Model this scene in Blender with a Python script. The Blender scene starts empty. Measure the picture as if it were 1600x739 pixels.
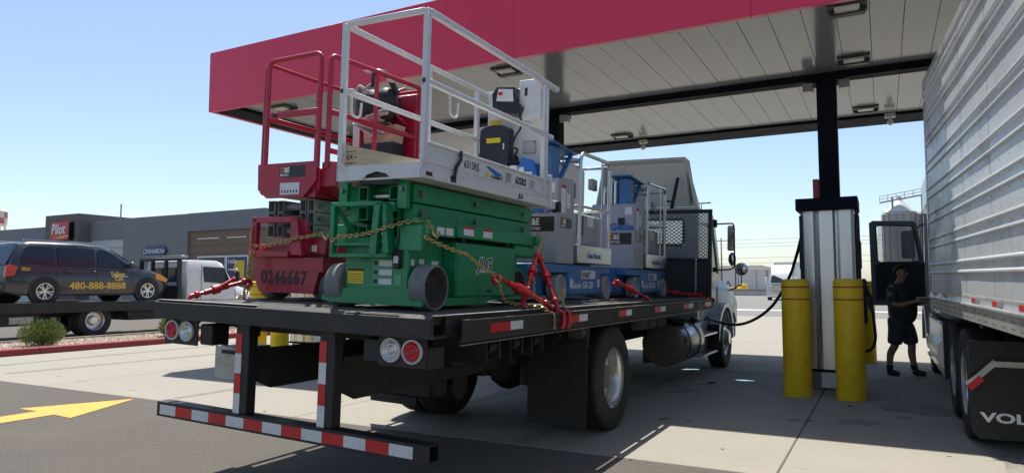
import bpy, bmesh, math, random
from mathutils import Vector, Matrix
random.seed(7)
SC = bpy.context.scene
COL = SC.collection
R = math.radians

# ---------------------------------------------------------------- camera
cam = bpy.data.cameras.new("camera"); camo = bpy.data.objects.new("camera", cam); COL.objects.link(camo)
cam.sensor_width = 36.0; cam.lens = 36.0*1076/1600; cam.clip_end = 3000; cam.clip_start = .05
camo.location = (0, 0, 1.5); camo.rotation_euler = (R(90+4.07), 0, R(28.28))
SC.camera = camo

# ---------------------------------------------------------------- sky, sun, exposure
SUN = Vector((-.26, .318, 1)).normalized()
world = bpy.data.worlds.new("World"); SC.world = world; world.use_nodes = True
wn = world.node_tree.nodes; wl = world.node_tree.links
bg = wn["Background"]; sky = wn.new("ShaderNodeTexSky"); sky.sky_type = 'NISHITA'; sky.sun_disc = False
sky.sun_elevation = math.asin(SUN.z); sky.sun_rotation = math.atan2(SUN.x, SUN.y)
sky.altitude = 350; sky.air_density = 1.0; sky.dust_density = 1.3; sky.ozone_density = 1.7
wl.new(sky.outputs[0], bg.inputs[0]); bg.inputs[1].default_value = .122
sl = bpy.data.lights.new("sun", 'SUN'); sl.energy = 5.0; sl.angle = R(.53); sl.color = (1, .955, .88)
so = bpy.data.objects.new("sun", sl); COL.objects.link(so); so.rotation_euler = SUN.to_track_quat('Z', 'Y').to_euler(); so.location = (-5, 6, 20)
SC.view_settings.view_transform = 'Standard'; SC.view_settings.look = 'None'
SC.view_settings.exposure = 0.5; SC.view_settings.gamma = 1.0

# ---------------------------------------------------------------- materials
MATS = {}
def mat(name, col, rough=.5, metal=0., var=.10, scale=3., bump=0., bscale=40., dirt=None, coat=0., spec=.5, rvar=.12, alpha=1., trans=0., stretch=None, spots=None):
    m = bpy.data.materials.new(name); m.use_nodes = True
    nt = m.node_tree; N = nt.nodes; L = nt.links; b = N["Principled BSDF"]
    tc = N.new("ShaderNodeTexCoord"); oi = N.new("ShaderNodeObjectInfo"); va = N.new("ShaderNodeVectorMath"); va.operation = 'ADD'
    L.new(tc.outputs["Object"], va.inputs[0]); L.new(oi.outputs["Location"], va.inputs[1]); src = va.outputs[0]
    if stretch:
        mp = N.new("ShaderNodeMapping"); mp.inputs["Scale"].default_value = stretch; L.new(src, mp.inputs[0]); src = mp.outputs[0]
    n1 = N.new("ShaderNodeTexNoise"); n1.inputs["Scale"].default_value = scale; n1.inputs["Detail"].default_value = 8; n1.inputs["Roughness"].default_value = .65
    L.new(src, n1.inputs["Vector"])
    mix = N.new("ShaderNodeMix"); mix.data_type = 'RGBA'
    ra = N.new("ShaderNodeMapRange"); ra.inputs[1].default_value = .3; ra.inputs[2].default_value = .7
    L.new(n1.outputs[0], ra.inputs[0]); L.new(ra.outputs[0], mix.inputs[0])
    mix.inputs[6].default_value = (*[max(0, c*(1-var)) for c in col], 1); mix.inputs[7].default_value = (*[min(1, c*(1+var)) for c in col], 1)
    out = mix.outputs[2]
    rr = N.new("ShaderNodeMapRange"); rr.inputs[1].default_value = .3; rr.inputs[2].default_value = .7
    rr.inputs[3].default_value = max(.02, rough-rvar); rr.inputs[4].default_value = min(1, rough+rvar)
    L.new(n1.outputs[0], rr.inputs[0]); rout = rr.outputs[0]
    if dirt:
        dc, amt, ds = dirt[:3]
        n2 = N.new("ShaderNodeTexNoise"); n2.inputs["Scale"].default_value = ds; n2.inputs["Detail"].default_value = 10; n2.inputs["Roughness"].default_value = .7
        L.new(src, n2.inputs["Vector"])
        r2 = N.new("ShaderNodeMapRange"); r2.inputs[1].default_value = .62-amt*.3; r2.inputs[2].default_value = .78-amt*.2; r2.inputs[4].default_value = min(1, amt*1.6+.2)
        L.new(n2.outputs[0], r2.inputs[0])
        mx = N.new("ShaderNodeMix"); mx.data_type = 'RGBA'; L.new(r2.outputs[0], mx.inputs[0]); L.new(out, mx.inputs[6]); mx.inputs[7].default_value = (*dc, 1)
        out = mx.outputs[2]
        ad = N.new("ShaderNodeMath"); ad.operation = 'MULTIPLY_ADD'; ad.use_clamp = True; L.new(r2.outputs[0], ad.inputs[0]); ad.inputs[1].default_value = .3; L.new(rout, ad.inputs[2]); rout = ad.outputs[0]
    if spots:
        n4 = N.new("ShaderNodeTexNoise"); n4.inputs["Scale"].default_value = spots[1]; n4.inputs["Detail"].default_value = 3; n4.inputs["Distortion"].default_value = .4; L.new(src, n4.inputs["Vector"])
        r4 = N.new("ShaderNodeMapRange"); r4.inputs[1].default_value = spots[2]; r4.inputs[2].default_value = spots[2]+.05; r4.inputs[4].default_value = .75; L.new(n4.outputs[0], r4.inputs[0])
        m4 = N.new("ShaderNodeMix"); m4.data_type = 'RGBA'; L.new(r4.outputs[0], m4.inputs[0]); L.new(out, m4.inputs[6]); m4.inputs[7].default_value = (*spots[0], 1); out = m4.outputs[2]
    L.new(out, b.inputs["Base Color"]); L.new(rout, b.inputs["Roughness"])
    b.inputs["Metallic"].default_value = metal; b.inputs["Specular IOR Level"].default_value = spec
    if coat: b.inputs["Coat Weight"].default_value = coat; b.inputs["Coat Roughness"].default_value = .08
    if trans: b.inputs["Transmission Weight"].default_value = trans
    if alpha < 1: b.inputs["Alpha"].default_value = alpha
    if bump:
        n3 = N.new("ShaderNodeTexNoise"); n3.inputs["Scale"].default_value = bscale; n3.inputs["Detail"].default_value = 6; L.new(src, n3.inputs["Vector"])
        bp = N.new("ShaderNodeBump"); bp.inputs["Strength"].default_value = bump; bp.inputs["Distance"].default_value = .02
        L.new(n3.outputs[0], bp.inputs["Height"]); L.new(bp.outputs[0], b.inputs["Normal"])
    MATS[name] = m
    return m
def glow(name, col, s):
    m = bpy.data.materials.new(name); m.use_nodes = True; b = m.node_tree.nodes["Principled BSDF"]
    b.inputs["Base Color"].default_value = (*col, 1); b.inputs["Emission Color"].default_value = (*col, 1); b.inputs["Emission Strength"].default_value = s
    MATS[name] = m; return m
GREY = (.10, .09, .08)
mat('concrete', (.275, .256, .21), .85, var=.09, scale=.7, bump=.15, bscale=90, dirt=((.23, .215, .18), .26, 9), spots=((.10, .09, .08), 5.5, .69))
mat('asphalt', (.098, .085, .069), .9, var=.30, scale=.55, bump=.8, bscale=120, dirt=((.22, .20, .175), .42, 60), spots=((.055, .05, .045), 38, .66))
mat('asphalt_far', (.17, .16, .145), .9, var=.12, scale=.12, bump=.2, bscale=60)
mat('desert', (.34, .28, .21), .95, var=.2, scale=.05)
mat('joint', (.07, .065, .06), .9)
mat('road_yellow', (.70, .34, .055), .75, var=.10, scale=6, dirt=((.28, .22, .14), .34, 26))
mat('road_white', (.62, .61, .58), .8, var=.08)
mat('curb_red', (.26, .035, .04), .75, var=.18, scale=5, dirt=((.28, .2, .17), .2, 14))
mat('gravel', (.38, .30, .23), .95, var=.3, scale=24)
mat('canopy_red', (.68, .014, .065), .38, var=.04, scale=.6, coat=.3, rvar=.05)
mat('soffit', (.275, .29, .315), .15, var=.05, scale=.5, rvar=.015)
mat('canopy_dark', (.011, .013, .020), .6, var=.15, spec=.04)
mat('lamp_body', (.045, .045, .05), .5)
mat('lamp_lens', (.62, .60, .55), .35)
mat('yellow', (.84, .54, .015), .48, var=.10, scale=3, dirt=((.30, .20, .03), .22, 7), spec=.4, spots=((.10, .08, .04), 16, .71))
mat('tape_red', (.42, .02, .02), .5)
mat('steel', (.62, .61, .59), .34, metal=1, var=.12, scale=2, rvar=.06, stretch=(6, 6, .5))
mat('steel_dark', (.20, .20, .20), .45, metal=.8)
mat('chrome', (.75, .75, .74), .12, metal=1, var=.03)
mat('aluminium', (.62, .62, .60), .32, metal=1, var=.08, rvar=.08, scale=10)
mat('black', (.014, .014, .015), .55, var=.3, dirt=((.05, .045, .04), .25, 8), spots=((.10, .085, .07), 24, .70))
mat('black_gloss', (.010, .010, .012), .25, var=.2)
mat('rubber', (.022, .021, .020), .75, var=.25, scale=6, dirt=((.07, .062, .052), .3, 9))
mat('hose', (.012, .012, .013), .45)
mat('deck_top', (.045, .043, .040), .62, var=.4, scale=2.5, bump=.3, bscale=60, dirt=((.13, .12, .105), .42, 3.5))
mat('frame_black', (.020, .019, .018), .6, var=.3, scale=4, dirt=((.075, .06, .045), .35, 5), spots=((.12, .085, .06), 18, .69))
mat('worn_edge', (.34, .32, .29), .45, metal=.6, var=.3, scale=20)
mat('reflect_white', (.66, .67, .66), .35, var=.06, dirt=((.3, .28, .25), .25, 20))
mat('reflect_red', (.55, .022, .022), .35, var=.08, dirt=((.2, .05, .04), .25, 20))
mat('green', (.007, .25, .09), .42, var=.12, scale=2, dirt=((.03, .12, .065), .34, 6), coat=.10, spots=((.16, .30, .22), 26, .67))
mat('white_paint', (.66, .66, .64), .45, var=.06, scale=4, dirt=((.34, .31, .27), .28, 8), spots=((.20, .14, .09), 22, .70))
mat('red_paint', (.42, .009, .038), .42, var=.14, scale=2, dirt=((.17, .03, .035), .30, 7), coat=.12, spots=((.42, .26, .26), 28, .71))
mat('grey_arm', (.27, .27, .265), .5, var=.12, scale=3, dirt=((.12, .115, .11), .3, 7))
mat('genie_grey', (.33, .335, .35), .5, var=.10, scale=3, dirt=((.46, .45, .42), .26, 5), spots=((.16, .15, .14), 20, .70))
mat('genie_blue', (.03, .155, .36), .5, var=.2, scale=3, dirt=((.16, .20, .25), .40, 9))
mat('tyre_pale', (.34, .33, .31), .75, var=.12, scale=7, dirt=((.16, .15, .14), .3, 9))
mat('tyre_grey', (.20, .195, .185), .75, var=.12, scale=7, dirt=((.09, .085, .08), .3, 9))
mat('hub_dark', (.028, .026, .024), .6, metal=.3, var=.2)
mat('gold_chain', (.52, .40, .16), .38, metal=.9, var=.3, scale=30)
mat('binder_red', (.52, .012, .016), .4, var=.15, scale=9, coat=.2, dirt=((.2, .03, .03), .2, 14))
mat('sticker_white', (.72, .72, .70), .5, var=.05, dirt=((.4, .38, .34), .2, 30))
mat('sticker_yellow', (.80, .58, .02), .5)
mat('sticker_black', (.02, .02, .02), .45)
mat('sticker_orange', (.75, .25, .03), .5)
mat('sticker_green', (.10, .38, .22), .5)
mat('ink', (.018, .018, .018), .6)
mat('ink_red', (.5, .02, .03), .6)
mat('ink_blue', (.02, .13, .42), .55)
mat('ink_white', (.75, .75, .74), .5)
mat('ink_gold', (.66, .44, .07), .5)
mat('plywood', (.55, .43, .27), .7, var=.2, scale=4, stretch=(1, 1, 8))
mat('blue_black', (.018, .020, .030), .45)
mat('paper', (.66, .63, .57), .8, var=.1, scale=9)
mat('truck_paint', (.50, .56, .58), .30, var=.05, scale=1, coat=.3, dirt=((.36, .36, .34), .25, 3))
mat('fairing_inside', (.62, .60, .56), .55, var=.08, scale=2, dirt=((.32, .30, .27), .25, 4))
mat('tank_dirty', (.10, .082, .064), .62, metal=.2, var=.15, scale=3)
mat('glass', (.30, .34, .34), .04, var=.02, rvar=.01, alpha=.32, spec=.6)
mat('glass_dark', (.012, .015, .020), .06, var=.05, rvar=.02, spec=.7)
mat('glass_blue', (.022, .034, .052), .12, var=.05, rvar=.02, spec=.35)
mat('mirror', (.42, .44, .46), .06, metal=1, var=.02, rvar=.02)
mat('trailer_white', (.56, .575, .58), .38, metal=.25, var=.06, scale=1.2, dirt=((.36, .355, .34), .36, 1.8), rvar=.1)
mat('trailer_rail', (.50, .50, .485), .36, metal=.55, var=.1, scale=3, dirt=((.24, .225, .2), .38, 4))
mat('van_paint', (.030, .036, .046), .30, var=.06, scale=1, coat=.5)
mat('tow_white', (.70, .70, .69), .35, var=.04, coat=.2)
mat('lens_red', (.50, .008, .015), .22, coat=.4)
mat('lens_clear', (.58, .57, .54), .25)
mat('lens_amber', (.75, .33, .06), .3)
mat('skin', (.36, .20, .135), .6, var=.08)
mat('hair', (.012, .010, .009), .75)
mat('cloth_dark', (.034, .036, .041), .85, var=.2, scale=20)
mat('cloth_print', (.28, .28, .28), .85, var=.5, scale=30)
mat('cloth_shorts', (.05, .051, .054), .9, var=.2, scale=18)
mat('wall_grey', (.225, .225, .225), .85, var=.05, scale=.7, bump=.05)
mat('wall_slate', (.20, .215, .235), .8, var=.04, scale=.7)
mat('wall_tower', (.155, .135, .125), .85, var=.05, scale=.7)
mat('wall_light', (.42, .41, .40), .7, var=.05, scale=1)
mat('wall_wood', (.21, .145, .10), .75, var=.14, scale=2.5, stretch=(.4, 1, 5))
mat('wall_panel', (.50, .53, .55), .55, var=.05, scale=.3, stretch=(6, 1, 1))
mat('roof_light', (.62, .62, .60), .6)
mat('silo', (.27, .28, .285), .45, metal=.4, var=.12, scale=.5, stretch=(3, 3, .4))
mat('wood_pole', (.14, .115, .09), .9)
mat('leaf', (.12, .17, .04), .7, var=.4, scale=14)
mat('leaf_light', (.22, .26, .08), .7, var=.4, scale=14)
mat('poster_blue', (.03, .035, .12), .4)
mat('poster_yellow', (.75, .52, .03), .5)
mat('sign_red', (.42, .012, .03), .4)
mat('sign_blue', (.015, .05, .14), .4)
mat('box_grey', (.44, .44, .42), .45, metal=.5, var=.2, scale=5, dirt=((.06, .055, .05), .42, 6))

# ---------------------------------------------------------------- mesh helpers
MESHES = {}
class P:
    """collects shapes; out() links them as one mesh object"""
    def __init__(s, T=None): s.b = bmesh.new(); s.T = T or Matrix.Identity(4)
    def _x(s, vs):
        for v in vs: v.co = s.T @ v.co
    def box(s, x0, x1, y0, y1, z0, z1, c=0.):
        r = bmesh.ops.create_cube(s.b, size=1.0); vs = r['verts']
        x0, x1 = min(x0, x1), max(x0, x1); y0, y1 = min(y0, y1), max(y0, y1); z0, z1 = min(z0, z1), max(z0, z1)
        for v in vs: v.co = Vector(((x0+x1)/2+v.co.x*(x1-x0), (y0+y1)/2+v.co.y*(y1-y0), (z0+z1)/2+v.co.z*(z1-z0)))
        if c:
            c = min(c, .45*min(x1-x0, y1-y0, z1-z0))
            es = list({e for v in vs for e in v.link_edges})
            rr = bmesh.ops.bevel(s.b, geom=es, offset=c, segments=1, affect='EDGES', profile=.5, clamp_overlap=True)
            vs = list({v for f in rr['faces'] for v in f.verts} | {v for v in vs if v.is_valid})
        s._x(vs); return s
    def bar(s, p, q, w, h=None, up=(0, 0, 1), c=0.):
        h = h or w; p = Vector(p); q = Vector(q); d = q-p; l = d.length
        if l < 1e-6: return s
        y = d/l; u = Vector(up)
        if abs(y.dot(u.normalized())) > .98: u = Vector((1, 0, 0)) if abs(y.x) < .9 else Vector((0, 1, 0))
        x = y.cross(u).normalized(); z = x.cross(y)
        A = Matrix(((x.x, y.x, z.x, p.x), (x.y, y.y, z.y, p.y), (x.z, y.z, z.z, p.z), (0, 0, 0, 1)))
        T0 = s.T; s.T = T0 @ A; s.box(-w/2, w/2, 0, l, -h/2, h/2, c); s.T = T0; return s
    def cyl(s, p, q, r, r2=None, n=16, cap=True):
        r2 = r if r2 is None else r2
        p = Vector(p); q = Vector(q); y = (q-p).normalized(); u = Vector((0, 0, 1)) if abs(y.z) < .95 else Vector((1, 0, 0))
        x = y.cross(u).normalized(); z = x.cross(y); a = []; b = []
        for i in range(n):
            t = 2*math.pi*i/n; o = x*math.cos(t)+z*math.sin(t)
            a.append(s.b.verts.new(p+o*r)); b.append(s.b.verts.new(q+o*r2))
        for i in range(n): s.b.faces.new((a[i], a[(i+1) % n], b[(i+1) % n], b[i]))
        if cap: s.b.faces.new(a[::-1]); s.b.faces.new(b)
        s._x(a+b); return s
    def lathe(s, prof, o=(0, 0, 0), ax=(0, 0, 1), n=24):
        """prof: (radius, distance along ax)"""
        o = Vector(o); y = Vector(ax).normalized(); u = Vector((0, 0, 1)) if abs(y.z) < .95 else Vector((1, 0, 0))
        x = y.cross(u).normalized(); z = x.cross(y); rows = []; al = []
        for r, t in prof:
            if r < 1e-5: v = s.b.verts.new(o+y*t); rows.append([v]); al.append(v)
            else:
                row = [s.b.verts.new(o+y*t+(x*math.cos(2*math.pi*i/n)+z*math.sin(2*math.pi*i/n))*r) for i in range(n)]
                rows.append(row); al += row
        for A, B in zip(rows, rows[1:]):
            for i in range(n):
                if len(A) == 1 and len(B) == 1: continue
                if len(A) == 1: s.b.faces.new((A[0], B[(i+1) % n], B[i]))
                elif len(B) == 1: s.b.faces.new((A[i], A[(i+1) % n], B[0]))
                else: s.b.faces.new((A[i], A[(i+1) % n], B[(i+1) % n], B[i]))
        s._x(al); return s
    def tube(s, pts, r, n=8, fil=0., closed=False, seg=5):
        pts = [Vector(p) for p in pts]
        if fil: pts = fillet(pts, fil, seg, closed)
        m = len(pts); rows = []; al = []; px = None
        for i in range(m):
            a = pts[i-1] if (i > 0 or closed) else pts[i]; b = pts[(i+1) % m] if (i < m-1 or closed) else pts[i]
            d = (b-a).normalized()
            if px is None: u = Vector((0, 0, 1)) if abs(d.z) < .9 else Vector((1, 0, 0)); px = d.cross(u).normalized()
            else: px = (px-d*px.dot(d)).normalized()
            pz = px.cross(d); rr = r[i] if isinstance(r, (list, tuple)) else r
            row = [s.b.verts.new(pts[i]+(px*math.cos(2*math.pi*k/n)+pz*math.sin(2*math.pi*k/n))*rr) for k in range(n)]
            rows.append(row); al += row
        for i in range(m if closed else m-1):
            A = rows[i]; B = rows[(i+1) % m]
            for k in range(n): s.b.faces.new((A[k], A[(k+1) % n], B[(k+1) % n], B[k]))
        if not closed: s.b.faces.new(rows[0][::-1]); s.b.faces.new(rows[-1])
        s._x(al); return s
    def prism(s, poly, ax, a, b):
        """poly: 2-D outline in the plane normal to ax ('x': (y,z), 'y': (x,z), 'z': (x,y))"""
        f = {'x': lambda p, t: Vector((t, p[0], p[1])), 'y': lambda p, t: Vector((p[0], t, p[1])), 'z': lambda p, t: Vector((p[0], p[1], t))}[ax]
        A = [s.b.verts.new(f(p, a)) for p in poly]; B = [s.b.verts.new(f(p, b)) for p in poly]; n = len(poly)
        s.b.faces.new(A[::-1]); s.b.faces.new(B)
        for i in range(n): s.b.faces.new((A[i], A[(i+1) % n], B[(i+1) % n], B[i]))
        s._x(A+B); return s
    def loft(s, secs, cap=True):
        """secs: list of closed 3-D rings with the same count"""
        rows = [[s.b.verts.new(Vector(p)) for p in q] for q in secs]; n = len(rows[0])
        for A, B in zip(rows, rows[1:]):
            for i in range(n): s.b.faces.new((A[i], A[(i+1) % n], B[(i+1) % n], B[i]))
        if cap: s.b.faces.new(rows[0][::-1]); s.b.faces.new(rows[-1])
        s._x([v for q in rows for v in q]); return s
    def quad(s, *p):
        v = [s.b.verts.new(Vector(q)) for q in p]; s.b.faces.new(v); s._x(v); return s
    def ball(s, c, r, n=2):
        q = bmesh.ops.create_icosphere(s.b, subdivisions=n, radius=1.0)['verts']
        r = (r, r, r) if not isinstance(r, (tuple, list)) else r
        for v in q: v.co = Vector((c[0]+v.co.x*r[0], c[1]+v.co.y*r[1], c[2]+v.co.z*r[2]))
        s._x(q); return s
    def mesh(s, name, smooth=38):
        bmesh.ops.recalc_face_normals(s.b, faces=s.b.faces[:]); me = bpy.data.meshes.new(name); s.b.to_mesh(me); s.b.free()
        if smooth:
            for p in me.polygons: p.use_smooth = True
            me.set_sharp_from_angle(angle=R(smooth))
        return me
    def out(s, name, m, parent=None, smooth=38, **kw):
        return link(name, s.mesh(name, smooth), m, parent, **kw)
def fillet(pts, rad, seg=5, closed=False):
    out = []; n = len(pts)
    for i, p in enumerate(pts):
        if not closed and i in (0, n-1): out.append(p); continue
        a = (pts[i-1]-p); b = (pts[(i+1) % n]-p); r = min(rad, a.length*.49, b.length*.49)
        a = p+a.normalized()*r; b = p+b.normalized()*r
        for k in range(seg+1):
            t = k/seg; out.append(a*(1-t)**2+p*2*t*(1-t)+b*t*t)
    return out
def link(name, me, m, parent=None, loc=None, label=None):
    o = bpy.data.objects.new(name, me); COL.objects.link(o)
    if m is not None:
        m = MATS[m] if isinstance(m, str) else m
        if not me.materials: me.materials.append(m)
    if parent is not None: o.parent = parent
    if loc is not None: o.location = loc
    if label: o['label'] = label
    return o
def tag(o, label, cat, group=None):
    o['label'] = label; o['category'] = cat
    if group: o['group'] = group
    return o
def thing(name, label, cat, loc=(0, 0, 0), rot=None, group=None):
    o = bpy.data.objects.new(name, None); COL.objects.link(o); o.location = loc; o.empty_display_size = .2
    if rot is not None: o.rotation_euler = rot
    return tag(o, label, cat, group)
def struct(o): o['kind'] = 'structure'; return o
def stuff(o): o['kind'] = 'stuff'; return o
def tree_copy(o, parent=None):
    c = o.copy(); COL.objects.link(c); c.parent = parent
    for ch in list(o.children): tree_copy(ch, c)
    return c
def text(name, body, m, parent, size, org, xd, yd, off=0., shear=0., align='LEFT', ext=.0008, sx=1., space=1.):
    """flat lettering as a mesh: org = baseline start, xd / yd = reading and up directions"""
    cu = bpy.data.curves.new(name, 'FONT'); cu.body = body; cu.size = size; cu.offset = off; cu.shear = shear; cu.align_x = align; cu.extrude = ext; cu.resolution_u = 3; cu.space_character = space
    t = bpy.data.objects.new(name, cu); COL.objects.link(t)
    me = bpy.data.meshes.new_from_object(t.evaluated_get(bpy.context.evaluated_depsgraph_get())); bpy.data.objects.remove(t); bpy.data.curves.remove(cu)
    x = Vector(xd).normalized(); y = Vector(yd); y = (y-x*y.dot(x)).normalized(); z = x.cross(y); o = Vector(org)
    me.transform(Matrix(((x.x*sx, y.x, z.x, o.x), (x.y*sx, y.y, z.y, o.y), (x.z*sx, y.z, z.z, o.z), (0, 0, 0, 1))))
    me.materials.clear()
    return link(name, me, m, parent)
def tyre_mesh(r, w, rim, n=36):
    m = P(); prof = [(rim, -w*.42), (rim+.02, -w*.46), (rim+(r-rim)*.5, -w*.5), (r-.03, -w*.48), (r-.006, -w*.42), (r, -w*.36)]
    for k in (-.2, 0, .2): prof += [(r, w*(k-.03)), (r-.010, w*(k-.026)), (r-.010, w*(k+.026)), (r, w*(k+.03))]
    prof += [(r, w*.36), (r-.006, w*.42), (r-.03, w*.48), (rim+(r-rim)*.5, w*.5), (rim+.02, w*.46), (rim, w*.42)]
    m.lathe(prof, ax=(1, 0, 0), n=n)
    return m
# ================================================================ SETTING: ground
m = P(); m.quad((-900, -300, -.03), (900, -300, -.03), (900, 1500, -.03), (-900, 1500, -.03)); struct(m.out('ground', 'desert'))
m = P(); m.quad((-110, -40, -.004), (70, -40, -.004), (70, 36.2, -.004), (-110, 36.2, -.004)); asphalt = struct(m.out('asphalt_lot', 'asphalt'))
m = P(); m.quad((-140, 36.2, -.006), (90, 36.2, -.006), (90, 112, -.006), (-140, 112, -.006)); struct(m.out('road', 'asphalt_far'))
m = P(); m.box(-60, 60, 44.0, 45.6, -.006, .002); struct(m.out('road_marking', 'road_white'))
SLX = [-16.4+5.2*i for i in range(8)]; SLY = [5.87+3.33*i for i in range(10)]
pave = struct(bpy.data.objects.new('concrete_apron', None)); COL.objects.link(pave)
for i in range(7):
    for j in range(9):
        m = P(); dz = random.uniform(-.0015, .0015)
        m.box(SLX[i]+.007, SLX[i+1]-.007, SLY[j]+.007, SLY[j+1]-.007, -.12, dz, .006)
        m.out('slab', 'concrete', pave, smooth=0)
m = P(); m.prism([(-8.82, 5.80), (-8.2, 4.63), (-8.58, 4.66), (-8.52, 2.6), (-8.92, 2.6), (-8.98, 4.68), (-9.36, 4.68)][::-1], 'z', -.004, .002)
struct(m.out('road_arrow', 'road_yellow', smooth=0))
# planting strip with red kerb
m = P(); m.box(-18.95, -16.56, -25, 23.8, -.05, .09); struct(m.out('planting_strip', 'gravel'))
kerb = struct(bpy.data.objects.new('kerb', None)); COL.objects.link(kerb)
for k in range(16):
    m = P(); y0 = -25+k*3.05; m.prism([(-16.56, -.1), (-16.385, -.1), (-16.405, .13), (-16.43, .15), (-16.56, .15)], 'y', y0+.005, y0+3.045); m.out('kerb_stone', 'curb_red', kerb)
    m = P(); m.prism([(-19.1, -.1), (-18.95, -.1), (-18.95, .14), (-19.08, .14)], 'y', y0+.005, y0+3.045); m.out('kerb_stone', 'concrete', kerb)
rg = random.Random(3); vs = []; fs = []
for k in range(5200):
    x = rg.uniform(-18.9, -16.6); y = rg.uniform(4, 22); r = rg.uniform(.012, .042); z = .09+r*.3; b = len(vs)
    for i in range(4):
        a = rg.uniform(-.3, .3)+i*1.57; vs.append((x+r*math.cos(a), y+r*math.sin(a)*1.2, z-r*.3+rg.uniform(0, r*.3)))
    vs += [(x+rg.uniform(-.3, .3)*r, y, z+r*.7)]
    fs += [(b, b+1, b+4), (b+1, b+2, b+4), (b+2, b+3, b+4), (b+3, b, b+4)]
me = bpy.data.meshes.new('gravel'); me.from_pydata(vs, [], fs)
o = stuff(link('gravel', me, 'gravel')); tag(o, 'loose tan gravel covering the planting strip behind the red kerb', 'gravel')
def shrub(x, y, r, h, seed, label):
    rg = random.Random(seed); t = thing('shrub', label, 'shrub', (x, y, .08), group='shrubs in the planting strip')
    m = P()
    for k in range(14):
        a = rg.uniform(0, 6.28); l = rg.uniform(.4, .9)
        m.tube([(0, 0, 0), (math.cos(a)*r*.3*l, math.sin(a)*r*.3*l, h*.35), (math.cos(a)*r*.75*l, math.sin(a)*r*.75*l, h*.8*l)], [.012, .009, .004], n=5)
    m.out('stem', 'wood_pole', t)
    for nm, mt, N in (('foliage', 'leaf', 2600), ('foliage', 'leaf_light', 1500)):
        vs = []; fs = []
        for k in range(N):
            u = rg.uniform(-1, 1); a = rg.uniform(0, 6.28); rad = rg.random()**.45; ww = 1+.16*math.sin(3*a+seed)+.1*math.sin(7*a)
            s_ = math.sqrt(max(0, 1-u*u)); c = Vector((math.cos(a)*s_*r*rad*ww, math.sin(a)*s_*r*rad*ww, h*(.46+.5*u*rad*(1+.08*math.sin(5*a)))))
            d = Vector((math.cos(a)*s_+rg.gauss(0, .4), math.sin(a)*s_+rg.gauss(0, .4), abs(u)+.6+rg.gauss(0, .3))).normalized(); l = rg.uniform(.05, .11); w = Vector((rg.gauss(0, 1), rg.gauss(0, 1), rg.gauss(0, 1))).cross(d).normalized()*.010
            b = len(vs); vs += [c-w, c+w, c+d*l]; fs.append((b, b+1, b+2))
        me = bpy.data.meshes.new('foliage'); me.from_pydata([tuple(v) for v in vs], [], fs); link(nm, me, mt, t)
shrub(-17.45, 9.15, .46, .64, 1, 'round green shrub in front of the tow truck')
shrub(-17.45, 12.55, .40, .60, 5, 'green shrub behind the flatbed tail light')

# ================================================================ canopy
cn = thing('fuel_canopy', 'red fuel station canopy with pale panelled soffit over the truck lanes', 'canopy', (-.76, 13, 0))
CO = Vector((-.76, 13, 0)); cT = Matrix.Translation(-CO)
XL, XR, YF, YR = -12.27, 28.0, 9.45, 17.4; ZS = 5.16  # right end runs on unseen, lengthened to darken the shade below
m = P(cT); m.box(XL+.12, XR-.12, YF+.1, YR-.1, 5.21, 6.2); m.out('roof_deck', 'canopy_dark', cn)
for k in range(12):
    x0 = XL+k*3.61; x1 = min(XR, x0+3.607); m = P(cT); m.box(x0, x1, YF, YF+.10, 5.10, 6.35, .004); m.out('fascia_panel', 'canopy_red', cn)
m = P(cT); m.box(XL, XL+.11, YF+.102, YR, 5.10, 6.35, .004); m.out('fascia_panel', 'canopy_red', cn)
m = P(cT); m.box(XR-.11, XR, YF+.102, YR, 5.10, 6.35, .004); m.out('fascia_panel', 'canopy_red', cn)
m = P(cT); m.box(XL+.112, XR-.112, YR-.1, YR, 5.245, 6.35, .004); m.out('fascia_panel', 'canopy_red', cn)
m = P(cT); m.box(XL+.112, XR-.112, 16.5, YR, 5.10, 5.24, .01); m.out('edge_beam', 'canopy_dark', cn)
m = P(cT); m.box(XL+.112, -11.52, YF+.104, 16.498, 5.10, 5.24, .01); m.out('edge_beam', 'canopy_dark', cn)
m = P(cT); m.box(-11.5, XR-.112, 12.86, 13.14, 5.05, 5.24, .008); m.out('cross_beam', 'canopy_dark', cn)
m = P(); m.box(-.2025, .2025, -1.61, 1.61, 0, .018, .003); pf = m.mesh('soffit_panel', 0)
m = P(); m.box(-.2025, .2025, -1.66, 1.66, 0, .018, .003); pr = m.mesh('soffit_panel', 0)
for k in range(97):
    x = -11.315+.41*k
    if x > XR-.4: break
    for me, y in ((pf, 11.22), (pr, 14.81)):
        o = link('soffit_panel', me, 'soffit', cn); o.location = Vector((x, y, ZS+random.uniform(-.002, .002)))-CO; o.rotation_euler = (random.gauss(0, .0006), random.gauss(0, .0022), 0)
for i, x in enumerate((-.76, -5.98, -11.2, 4.46, 9.68, 14.9, 20.12, 25.34)):
    m = P(cT); m.box(x-.155, x+.155, 12.845, 13.155, 0, 5.049, .012); m.box(x-.30, x+.30, 12.79, 13.21, 5.01, 5.048, .004); m.box(x-.26, x+.26, 12.74, 13.26, 0, .03, .004)
    m.out('column', 'canopy_dark', cn)
    for s_ in (-1, 1):
        m = P(cT); m.box(x+s_*.20, x+s_*.37, 12.80, 12.99, 4.86, 5.008, .01); m.out('junction_box', 'soffit', cn)
m = P(cT); m.box(-1.03, -.93, 13.0, 13.12, 2.75, 3.35, .01); m.out('wall_sign', 'sign_red', cn)
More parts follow.
